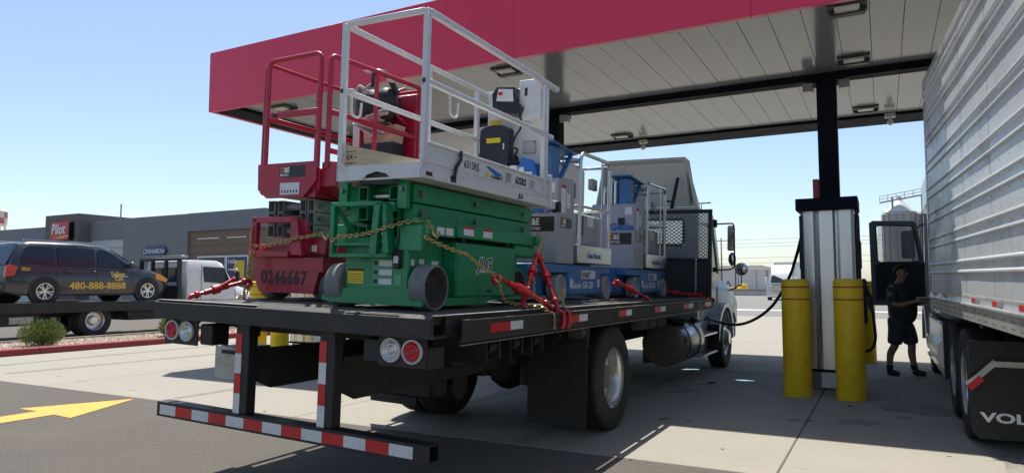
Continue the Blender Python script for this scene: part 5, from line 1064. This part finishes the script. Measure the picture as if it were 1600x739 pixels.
mm = g_(); mm.tube([(.62, 2.84, 3.2), (.63, 2.86, 3.05), (.56, 2.88, 2.98), (.52, 2.86, 2.86), (.60, 2.88, 2.85), (.55, 2.86, 2.76)], .012, fil=.04); mm.out('control_cable', 'hose', gl)
mm = g_(); pts = [(.53+.035*math.cos(k*1.3)+.02*math.sin(k*.4), 2.93+.03*math.sin(k*1.3), 2.58+.22*((k*37) % 40)/40) for k in range(40)]; mm.tube(pts, .011, n=6, fil=.03); mm.out('cable_coil', 'hose', gl)
mm = g_(); mm.box(.58, .72, 3.0, 3.019, 2.82, 2.95, .008); mm.out('outlet_box', 'box_grey', gl)
mm = g_(); mm.box(.60, .80, 2.86, 3.0, 2.56, 2.70, .012); mm.prism([(.58, 2.56), (.82, 2.56), (.78, 2.72), (.66, 2.76)], 'y', 2.84, 2.86); ch = mm.out('charger', 'ink_blue', gl); decal(gl, G, 'charger_label', 'sticker_white', 'y', 2.839, .63, .68, 2.58, 2.66); decal(gl, G, 'charger_label', 'sticker_white', 'y', 2.839, .70, .77, 2.58, 2.61)
mm = g_(); mm.cyl((.56, 2.88, 2.56), (.56, 2.88, 2.68), .05); mm.out('white_jug', 'sticker_white', gl)

# ---------------------------------------------------------------- red scissor lift
rl, Rm = on_bed('scissor_lift', 'red scissor lift with grey arms on the far side of the flatbed', 'scissor lift', (-.9, 2.4, BZ), 'scissor lifts on the flatbed')
def r_(): return P(Rm)
m = r_(); m.prism([(-1.33, 1.60), (-1.22, 1.41), (-.58, 1.41), (-.52, 1.60), (-.48, 1.60), (-.48, 1.72), (-1.33, 1.72)], 'y', 1.40, 3.3); m.out('chassis', 'red_paint', rl)
m = r_(); m.box(-1.28, -.72, 1.42, 3.2, 1.72, 1.84, .01); m.box(-.72, -.50, 1.45, 1.62, 1.745, 1.89, .01); m.box(-.47, -.40, 1.5, 1.62, 1.76, 1.88, .01); m.out('deck_frame', 'red_paint', rl)
m = r_(); m.box(-.72, -.5, 1.44, 1.5, 1.722, 1.74); m.out('shadow_gap', 'black', rl)
m = r_()
m.box(-1.275, -1.215, 1.33, 1.38, 1.78, 2.07, .006); m.prism([(-.80, 1.74), (-.66, 1.74), (-.74, 2.07), (-.80, 2.07)], 'y', 1.33, 1.38); m.box(-1.275, -.74, 1.33, 1.38, 2.02, 2.075, .006); m.box(-1.29, -.80, 1.31, 1.39, 1.72, 1.775, .006); m.prism([(1.38, 2.05), (1.55, 1.74), (1.38, 1.74)], 'x', -.72, -.66); m.out('ladder', 'red_paint', rl)
for (x0, x1) in ((-.66, -.52), (-1.15, -1.30)):
    for y in (1.60, 3.10): solid_tyre(rl, Rm, x0, x1, y, BZ+.155, .155)
for k in range(3):
    z0 = 1.905+k*.112; z1 = z0+.106
    for (x0, x1) in ((-.76, -.68), (-1.24, -1.16)):
        m = r_(); hollow(m, x0, x1, 1.48, 1.62, z0, z1, .007); m.box(x0, x1, 1.62, 3.25, z0, z1, .004); m.out('scissor_arm', 'grey_arm', rl)
    for (x0, x1) in ((-.86, -.79), (-1.13, -1.06)):
        m = r_(); hollow(m, x0, x1, 1.49, 1.65, z0, z1, .007); m.box(x0, x1, 1.66, 3.2, z0, z1, .004); m.out('inner_arm', 'grey_arm', rl)
    m = r_(); m.cyl((-1.06, 1.56, z0+.055), (-.86, 1.56, z0+.055), .032 if k < 2 else .036); m.out('cross_tube', 'grey_arm', rl)
    m = r_(); m.cyl((-.68, 1.56, z0+.055), (-.665, 1.56, z0+.055), .026, n=12); m.out('pivot_pin', 'steel_dark', rl)
decal(rl, Rm, 'number_label', 'sticker_white', 'x', -.6795, 1.72, 2.3, 2.022, 2.118); tx(rl, Rm, 'number_lettering', '1024667', 'ink', .105, (-.6775, 1.74, 2.035), 'x', off=.003, sx=.9)
tx(rl, Rm, 'number_lettering', '0246667', 'ink', .165, (-1.205, 1.3985, 1.488), 'y', off=.005, sx=.86, space=1.12)
decal(rl, Rm, 'label', 'sticker_white', 'y', 1.449, -.68, -.60, 1.775, 1.83)
# platform with rounded tube rails
m = r_(); m.prism([(-1.30, 2.33), (-1.19, 2.25), (-.74, 2.25), (-.60, 2.39), (-.60, 2.56), (-1.31, 2.56)], 'y', 1.40, 1.43); m.out('end_skirt', 'red_paint', rl)
for x in (-1.31, -.61): m = r_(); m.box(x, x+.02, 1.43, 2.78, 2.30, 2.50, .004); m.out('side_skirt', 'red_paint', rl)
m = r_(); m.prism([(1.43, 2.25), (1.70, 2.25), (2.6, 2.25), (2.78, 2.32), (1.43, 2.40)], 'x', -.75, -.63); m.box(-1.29, -.62, 1.43, 2.78, 2.285, 2.30); m.out('platform_floor', 'red_paint', rl)
m = r_(); m.box(-.60, -.42, 1.46, 2.2, 2.33, 2.56, .01); m.prism([(1.44, 2.34), (1.7, 2.25), (2.2, 2.25), (2.2, 2.34)], 'x', -.60, -.42); m.out('side_cabinet', 'red_paint', rl)
def rr(pts, r=.019, fil=.07, nm='guard_rail', mt='red_paint'): mm = r_(); mm.tube(pts, r, n=10, fil=fil); return mm.out(nm, mt, rl)
rr([(-1.24, 1.42, 2.5), (-1.24, 1.42, 3.51), (-.61, 1.42, 3.52), (-.61, 1.42, 2.5)], .022); rr([(-1.295, 1.44, 2.5), (-1.295, 1.44, 3.50), (-1.29, 2.74, 3.52), (-1.29, 2.74, 2.5)]); rr([(-.535, 1.46, 2.5), (-.535, 1.46, 3.50), (-.50, 2.74, 3.53), (-.50, 2.74, 2.5)], .024)
m = r_(); m.box(-1.23, -.62, 1.405, 1.435, 2.975, 3.03, .004); gt = m.out('gate_bar', 'red_paint', rl); m = r_(); m.box(-1.16, -1.11, 1.395, 1.404, 2.985, 3.02, .006); m.out('gate_latch', 'black', gt)
for y in (1.9, 2.25, 2.55): m = r_(); m.box(-.562, -.51, y, y+.09, 3.48, 3.525, .01); m.out('worn_patch', 'white_paint', rl)
def rb(a, b, w=.035, h=.045): mm = r_(); mm.bar(a, b, w, h, c=.004); mm.out('mid_rail', 'red_paint', rl)
rb((-1.295, 1.46, 3.0), (-1.29, 2.72, 3.0)); rb((-.535, 1.48, 3.0), (-.51, 2.72, 3.0)); rr([(-1.28, 2.76, 3.50), (-.52, 2.76, 3.50)], fil=0); rb((-1.28, 2.76, 3.0), (-.52, 2.76, 3.0))
rr([(-1.29, 2.1, 2.5), (-1.29, 2.1, 3.42), (-1.24, 2.12, 3.49)], fil=.05); rr([(-.535, 2.08, 2.5), (-.53, 2.08, 3.48)], .022, fil=0); rb((-.535, 1.48, 2.66), (-.51, 2.72, 2.66))
m = r_(); m.box(-1.22, -.50, 2.69, 2.72, 2.55, 3.46, .02); m.box(-1.22, -1.10, 2.55, 2.69, 2.55, 3.35, .02); m.out('control_panel', 'red_paint', rl)
for x in (-1.12, -.60): rr([(x, 2.66, 3.14), (x, 2.48, 3.2), (x, 2.48, 3.44), (x, 2.66, 3.52)], .015, .06, 'handle_loop', 'red_paint')
m = r_(); m.box(-1.02, -.62, 2.44, 2.66, 3.18, 3.46, .07); m.ball((-.90, 2.46, 3.32), (.20, .13, .16), 3); m.ball((-.70, 2.44, 3.30), (.12, .12, .18), 3); m.out('control_box', 'black', rl)
m = r_(); m.tube([(-1.02, 2.36, 3.40), (-.95, 2.30, 3.50), (-.84, 2.34, 3.42)], .014, fil=.04); m.tube([(-.9, 2.32, 3.44), (-.78, 2.30, 3.50), (-.72, 2.36, 3.42)], .012, fil=.04); m.out('joystick_guard', 'aluminium', rl)
m = r_(); m.tube([(-.78, 2.33, 3.46), (-.74, 2.30, 3.62), (-.66, 2.40, 3.60), (-.60, 2.5, 3.40)], .03, n=8, fil=.05); m.out('cable_loop', 'hose', rl)
m = r_()
for k in range(7): m.T = Rm @ Matrix.Translation((-.88+.03*k, 2.42-.012*k, 3.06+.022*k)) @ Matrix.Rotation(.5-.17*k, 4, 'Y') @ Matrix.Rotation(.6*k, 4, 'Z') @ Matrix.Rotation(.3-.1*k, 4, 'X'); m.prism([(-.16, -.1), (.15, -.12), (.17, .1), (-.13, .12)], 'z', 0, .008)
m.out('crumpled_papers', 'paper', rl)
m = r_(); m.prism([(-.98, 2.92), (-.62, 2.90), (-.58, 3.10), (-1.0, 3.08)], 'y', 2.46, 2.62); m.out('cardboard', 'plywood', rl); m = r_(); m.prism([(-.98, 2.56), (-.66, 2.56), (-.60, 2.92), (-1.0, 2.92)], 'y', 2.44, 2.64); m.out('black_bin', 'blue_black', rl)
m = r_(); m.tube([(-.82, 2.36, 3.3), (-.80, 2.38, 3.0), (-.83, 2.40, 2.65)], .010, n=6); m.out('strap', 'black', rl)
decal(rl, Rm, 'label', 'sticker_white', 'y', 2.549, -1.21, -1.12, 2.75, 3.2)
rental_sticker(rl, Rm, 'y', 1.3995, -1.04, -.73, 2.43, 2.53); decal(rl, Rm, 'label', 'sticker_white', 'y', 1.3995, -1.02, -.79, 2.275, 2.38)
for i in range(6): decal(rl, Rm, 'label_icon', 'ink', 'y', 1.3975, -1.0+i*.035, -.985+i*.035, 2.29, 2.315, .0005)

# ---------------------------------------------------------------- mast lifts
def mast_lift(dy, label, tag_no):
    t, Z = on_bed('mast_lift', label, 'mast lift', (.30, 4.4, BZ), 'blue and grey mast lifts on the flatbed')
    Z = Matrix.Translation((-.30, -4.4, -BZ)) @ Matrix.Translation((.09, 3.66, 0)) @ Matrix.Scale(.966, 4, (0, 1, 0)) @ Matrix.Translation((0, -3.86, 0))
    def z_(): return P(Z)
    xr = .65; xl = -.10
    m = z_(); m.box(xl+.12, xr-.16, 3.38, 5.48, 1.42, 1.745, .012); m.box(xl, xr-.02, 3.42, 5.46, 1.655, 1.747, .012); m.box(xl, xr-.02, 4.06, 5.10, 1.41, 1.652, .01); m.out('base', 'genie_blue', t)
    m = z_(); m.box(xl-.01, xr-.005, 4.08, 5.09, 1.43, 1.72, .008); m.out('base_side_plate', 'genie_blue', t)
    for (x0, x1) in ((.53, xr+.01), (.05, xl)):
        for y in (3.86, 5.30): solid_tyre(t, Z, x0, x1, y, BZ+.148, .148, 'tyre_pale', 'genie_grey')
    m = z_(); m.prism([(3.757, 1.76), (4.24, 1.76), (4.22, 2.66), (4.16, 2.69), (3.80, 2.66), (3.757, 2.60)], 'x', .0, xr-.02); m.out('power_cabinet', 'genie_grey', t)
    m = z_(); m.box(.40, .50, 3.745, 3.756, 2.36, 2.46, .008); m.out('inset_door', 'black', t)
    m = z_(); m.box(.40, .54, 3.80, 4.0, 2.64, 3.02, .006); m.box(.2, .40, 3.84, 3.96, 2.66, 2.98, .006); m.out('mast', 'genie_blue', t)
    m = z_(); m.prism([(3.72, 3.04), (4.42, 3.0), (4.42, 3.015), (3.72, 3.06)], 'x', .28, .58); m.out('mast_cap', 'genie_blue', t)
    m = z_(); m.bar((.53, 4.35, 3.0), (.53, 4.03, 2.68), .03, .045, (1, 0, 0)); m.bar((.53, 4.0, 2.86), (.53, 4.2, 2.86), .02, .03, (1, 0, 0)); m.bar((.33, 4.35, 3.0), (.33, 4.03, 2.68), .03, .045, (1, 0, 0)); m.out('mast_brace', 'genie_blue', t)
    m = z_(); m.cyl((.34, 3.80, 2.66), (.34, 3.80, 2.97), .022); m.cyl((.28, 3.80, 2.66), (.28, 3.80, 2.99), .018); m.out('hydraulic_cylinder', 'aluminium', t)
    # basket
    m = z_(); m.box(-.05, xr, 4.32, 5.46, 1.775, 1.985, .008); m.out('basket_tray', 'aluminium', t)
    for x in (xr-.02, -.03): m = z_(); m.tube([(x, 4.40, 1.98), (x, 4.40, 2.96), (x, 4.46, 3.03), (x, 5.34, 3.05), (x, 5.40, 2.98), (x, 5.40, 1.98)], .022, n=10, fil=.09); m.out('basket_hoop', 'aluminium', t)
    for x in (xr-.02, -.03): m = z_(); m.cyl((x, 4.40, 2.42), (x, 5.40, 2.44), .016, n=8); m.cyl((x, 5.12, 1.98), (x, 5.12, 3.02), .012, n=8); m.out('basket_mid_rail', 'aluminium', t)
    for y, z in ((5.40, 3.0), (5.40, 2.44), (4.40, 2.92), (4.40, 2.42)): m = z_(); m.cyl((-.03, y, z), (xr-.02, y, z), .018, n=8); m.out('basket_end_rail', 'aluminium', t)
    for z in (2.86, 2.95): m = z_(); m.cyl((.3, 4.12, z), (.6, 4.42, z), .02, n=8); m.out('basket_stay', 'aluminium', t)
    m = z_(); m.prism([(4.50, 2.44), (5.30, 2.44), (5.30, 2.94), (5.2, 3.0), (4.58, 2.98), (4.50, 2.90)], 'x', .30, .33); m.out('wind_panel', 'fairing_inside', t)
    m = z_(); m.box(-.02, .55, 4.46, 5.30, 1.99, 2.36, .02); m.out('battery_cabinet', 'genie_grey', t); m = z_(); m.box(.551, .557, 4.52, 4.72, 2.10, 2.34); m.out('cabinet_recess', 'blue_black', t); decal(t, Z, 'label', 'sticker_white', 'x', .551, 4.85, 5.05, 2.22, 2.34)
    m = z_(); m.box(.55, .60, 4.85, 5.05, 2.66, 2.80, .01); m.out('control_box', 'box_grey', t)
    rental_sticker(t, Z, 'x', .331, 4.64, 5.0, 2.58, 2.76)
    # cabinet labels
    tx(t, Z, 'maker_lettering', 'Genie', 'ink_blue', .13, (.28, 3.7545, 2.29), 'y', off=.006, sx=1.1); rental_sticker(t, Z, 'y', 3.7565, .26, .60, 2.09, 2.25)
    decal(t, Z, 'label', 'sticker_white', 'x', xr-.0195, 3.86, 3.98, 2.30, 2.60); decal(t, Z, 'label', 'sticker_white', 'x', xr-.0195, 4.01, 4.11, 2.36, 2.52); rental_sticker(t, Z, 'x', xr-.0195, 3.86, 4.16, 2.14, 2.25); decal(t, Z, 'warning_strip', 'ink_red', 'x', xr-.0177, 3.86, 3.98, 2.565, 2.60, .0005)
    decal(t, Z, 'label', 'sticker_white', 'y', 3.7565, .50, .60, 2.50, 2.61)
    decal(t, Z, 'number_label', 'sticker_white', 'x', xr-.0045, 4.46, 4.90, 1.60, 1.695); tx(t, Z, 'number_lettering', tag_no, 'ink', .09, (xr-.0025, 4.47, 1.615), 'x', off=.003, sx=.8); tx(t, Z, 'maker_lettering', 'Genie GR-20', 'ink_white', .11, (xr-.0035, 4.14, 1.49), 'x', off=.002, shear=.15, sx=1.12)
    tx(t, Z, 'model_lettering', 'Genie Electric', 'ink_blue', .085, (xr+.0015, 4.62, 1.84), 'x', off=.002, shear=.2, sx=.9)
    for y in (4.12, 4.98): decal(t, Z, 'label', 'sticker_white', 'x', xr-.0045, y, y+.07, 1.50, 1.60)
    t.location = (TRK @ Matrix.Translation((.30, 4.4+dy, BZ))).to_translation()
    return t
mast_lift(0, 'blue and grey mast lift next to the green scissor lift', '1018677')
mast_lift(2.60, 'blue and grey mast lift just behind the headache rack', '1012355')
# ================================================================ CHAINS AND LOAD BINDERS
def chain_mesh(m, pts, pitch=.030, wire=.0058, L=.046, Wd=.032, sag=0):
    pts = [Vector(p) for p in pts]
    if sag: pts = [a for i in range(len(pts)-1) for a in [pts[i].lerp(pts[i+1], t/8)-Vector((0, 0, sag*4*(t/8)*(1-t/8))) for t in range(8)]]+[pts[-1]]
    d = [0]
    for a, b in zip(pts, pts[1:]): d.append(d[-1]+(b-a).length)
    n = max(2, int(d[-1]/pitch)); j = 0; k = 0; T0 = m.T
    while k <= n:
        s = d[-1]*k/n
        while j < len(d)-2 and d[j+1] < s: j += 1
        a, b = pts[j], pts[j+1]; q = a.lerp(b, (s-d[j])/max(1e-6, d[j+1]-d[j])); y = (b-a).normalized(); u = Vector((0, 0, 1)) if abs(y.z) < .9 else Vector((1, 0, 0)); x = y.cross(u).normalized(); z = x.cross(y)
        if k % 2: x, z = (x+z*.3).normalized(), (z-x*.3).normalized()
        else: x, z = (z+x*.2).normalized(), (x*-1+z*.2).normalized()
        A = Matrix(((x.x, y.x, z.x, q.x), (x.y, y.y, z.y, q.y), (x.z, y.z, z.z, q.z), (0, 0, 0, 1))); m.T = T0 @ A
        h = L/2-Wd/2; r = Wd/2-wire; ring = [(r*math.cos(t), h+r*math.sin(t), 0) for t in (0, .785, 1.571, 2.356, 3.1416)]+[(r*math.cos(t), -h+r*math.sin(t), 0) for t in (3.1416, 3.927, 4.712, 5.498, 6.283)]
        m.tube(ring, wire, n=5, closed=True); k += 1
    m.T = T0
def chain(label, pts, sag=0, pend=None, mt='gold_chain'):
    t, A = on_bed('tie_down_chain', label, 'chain', pts[-1], 'gold tie down chains'); m = P(A); chain_mesh(m, pts, sag=sag); stuff(m.out('links', mt, t))
    if pend: m = P(A); chain_mesh(m, pend); stuff(m.out('loose_links', mt, t))
    e = Vector(pts[-1]); m = P(A); m.tube([e, e+Vector((.0, .01, -.03)), e+Vector((.03, .02, -.06)), e+Vector((.05, .02, -.03)), e+Vector((.04, .02, -.01))], [.012, .013, .013, .010, .006], n=6); m.out('grab_hook', 'gold_chain' if mt == 'gold_chain' else mt, t)
    return t
chain('gold chain looped through the green ladder', [(.10, .875, 1.84), (.16, .87, 1.87), (.41, .865, 1.885), (.58, .875, 1.93), (.68, .95, 1.975), (.76, 1.0, 1.99), (.84, 1.04, 1.975), (.85, 1.08, 1.93)], sag=.006)
chain('gold chain running down the green lift side to a red binder', [(.855, 1.0, 1.865), (1.0, 1.32, 1.76), (1.10, 1.56, 1.62)], sag=.010, pend=[(1.12, 1.60, 1.58), (1.12, 1.64, 1.49), (1.10, 1.74, 1.41), (1.13, 1.9, 1.385), (1.2, 2.05, 1.37), (1.28, 2.08, 1.36), (1.37, 2.1, 1.30), (1.372, 2.1, 1.2)])
chain('short gold chain hanging from the green lift lug', [(.87, 2.80, 2.0), (.90, 2.80, 1.93), (.96, 2.65, 1.88), (1.0, 2.53, 1.83)], pend=[(1.04, 2.42, 1.75), (1.08, 2.30, 1.60), (1.10, 2.26, 1.46), (1.14, 2.34, 1.39), (1.24, 2.42, 1.40), (1.27, 2.5, 1.50), (1.29, 2.45, 1.38)])
chain('gold chain stretched across the red lift ladder', [(-1.235, 1.30, 1.83), (-1.10, 1.295, 1.815), (-.94, 1.295, 1.835), (-.70, 1.30, 1.885), (-.44, 1.34, 1.93)], sag=.008)
chain('gold chain hanging down the front of the red lift', [(-1.215, 1.31, 1.75), (-1.205, 1.30, 1.60), (-1.225, 1.30, 1.45), (-1.24, 1.25, 1.37)], pend=[(-1.235, 1.29, 1.74), (-1.245, 1.28, 1.55), (-1.235, 1.24, 1.38), (-1.25, 1.2, 1.36)])
chain('dark loose chain lying on the deck by the mast lifts', [(.85, 3.4, 1.36), (.95, 3.9, 1.36), (.90, 4.5, 1.36), (1.0, 5.2, 1.36)], mt='steel_dark')
chain('pale chain hanging on the headache rack plate', [(1.07, 8.40, 1.96), (1.068, 8.40, 1.7), (1.07, 8.40, 1.42)], mt='aluminium')
def binder(label, a, b, lever=None, side=1):
    """ratchet load binder from a to b: barrel, end screws, hooks, lever"""
    a = Vector(a); b = Vector(b); d = (b-a).normalized(); l = (b-a).length
    t, A = on_bed('load_binder', label, 'load binder', tuple(b), 'red load binders')
    m = P(A); m.cyl(a+d*l*.22, a+d*l*.62, .024, n=14); m.cyl(a+d*l*.36, a+d*l*.46, .040, n=14); m.out('barrel', 'binder_red', t)
    for p, q in ((a+d*l*.06, a+d*l*.22), (a+d*l*.62, a+d*l*.90)): m = P(A); m.cyl(p, q, .016, n=10); m.out('screw', 'binder_red', t)
    for e, s in ((a, -1), (b, 1)):
        u = Vector((0, 0, 1)); sd = d.cross(u).normalized(); c = e-d*s*.05
        m = P(A); m.ball(c, (.032, .032, .032), 2); m.tube([c, e, e+d*s*.03+u*-.035, e-d*s*.01+u*-.06, e-d*s*.04+u*-.05], [.020, .021, .019, .016, .010], n=8); m.out('hook', 'binder_red', t)
    if lever: lv = Vector(lever); c = a+d*l*.41; m = P(A); m.tube([c, c.lerp(lv, .15), lv], [.024, .017, .015], n=8); m.ball(tuple(lv), .019); m.out('lever', 'binder_red', t)
    return t
binder('red load binder slanting from the green lift side down to the deck edge', (1.10, 1.58, 1.61), (1.27, 2.22, 1.375), (1.19, 1.98, 1.51))
binder('red load binder leg leaning left from the chain below the green lift lug', (1.0, 2.53, 1.82), (1.16, 1.96, 1.42), None)
binder('red load binder leg leaning right from the chain below the green lift lug', (1.01, 2.54, 1.80), (1.285, 2.34, 1.37), None)
binder('red load binder on the far deck edge in front of the red lift', (-1.27, .74, 1.375), (-1.20, 1.26, 1.51), (-1.20, 1.10, 1.52))
binder('red load binder on the deck beside the mast lift wheels', (1.03, 4.55, 1.585), (1.22, 5.25, 1.37), (1.14, 4.95, 1.47))
binder('red load binder lying at the foot of the headache rack plate', (.60, 8.20, 1.42), (1.05, 8.25, 1.385), (.85, 8.2, 1.43))
binder('red load binder over the front corner of the deck by the cab', (1.05, 8.1, 1.40), (1.36, 8.35, 1.33), (1.2, 8.2, 1.41))
t, A = on_bed('chain_hook', 'red grab hook hung on the red lift ladder', 'hook', (-1.23, 1.31, 1.83)); m = P(A); m.tube([(-1.235, 1.31, 2.0), (-1.23, 1.30, 1.93), (-1.225, 1.30, 1.87), (-1.22, 1.29, 1.82), (-1.20, 1.29, 1.80)], [.010, .016, .018, .014, .008], n=8); m.out('hook', 'binder_red', t)
for y, l in ((2.28, 'red hook gripping the rub rail below the binder legs, nearer the tail'), (2.40, 'red hook gripping the rub rail below the binder legs, nearer the cab')):
    t, A = on_bed('rail_hook', l, 'hook', (1.37, y, 1.2), 'red hooks on the rub rail'); m = P(A); m.tube([(1.33, y, 1.335), (1.372, y, 1.32), (1.376, y+.01, 1.24), (1.374, y-.02, 1.19), (1.37, y-.05, 1.20)], [.012, .016, .024, .022, .008], n=8); m.out('hook', 'binder_red', t)
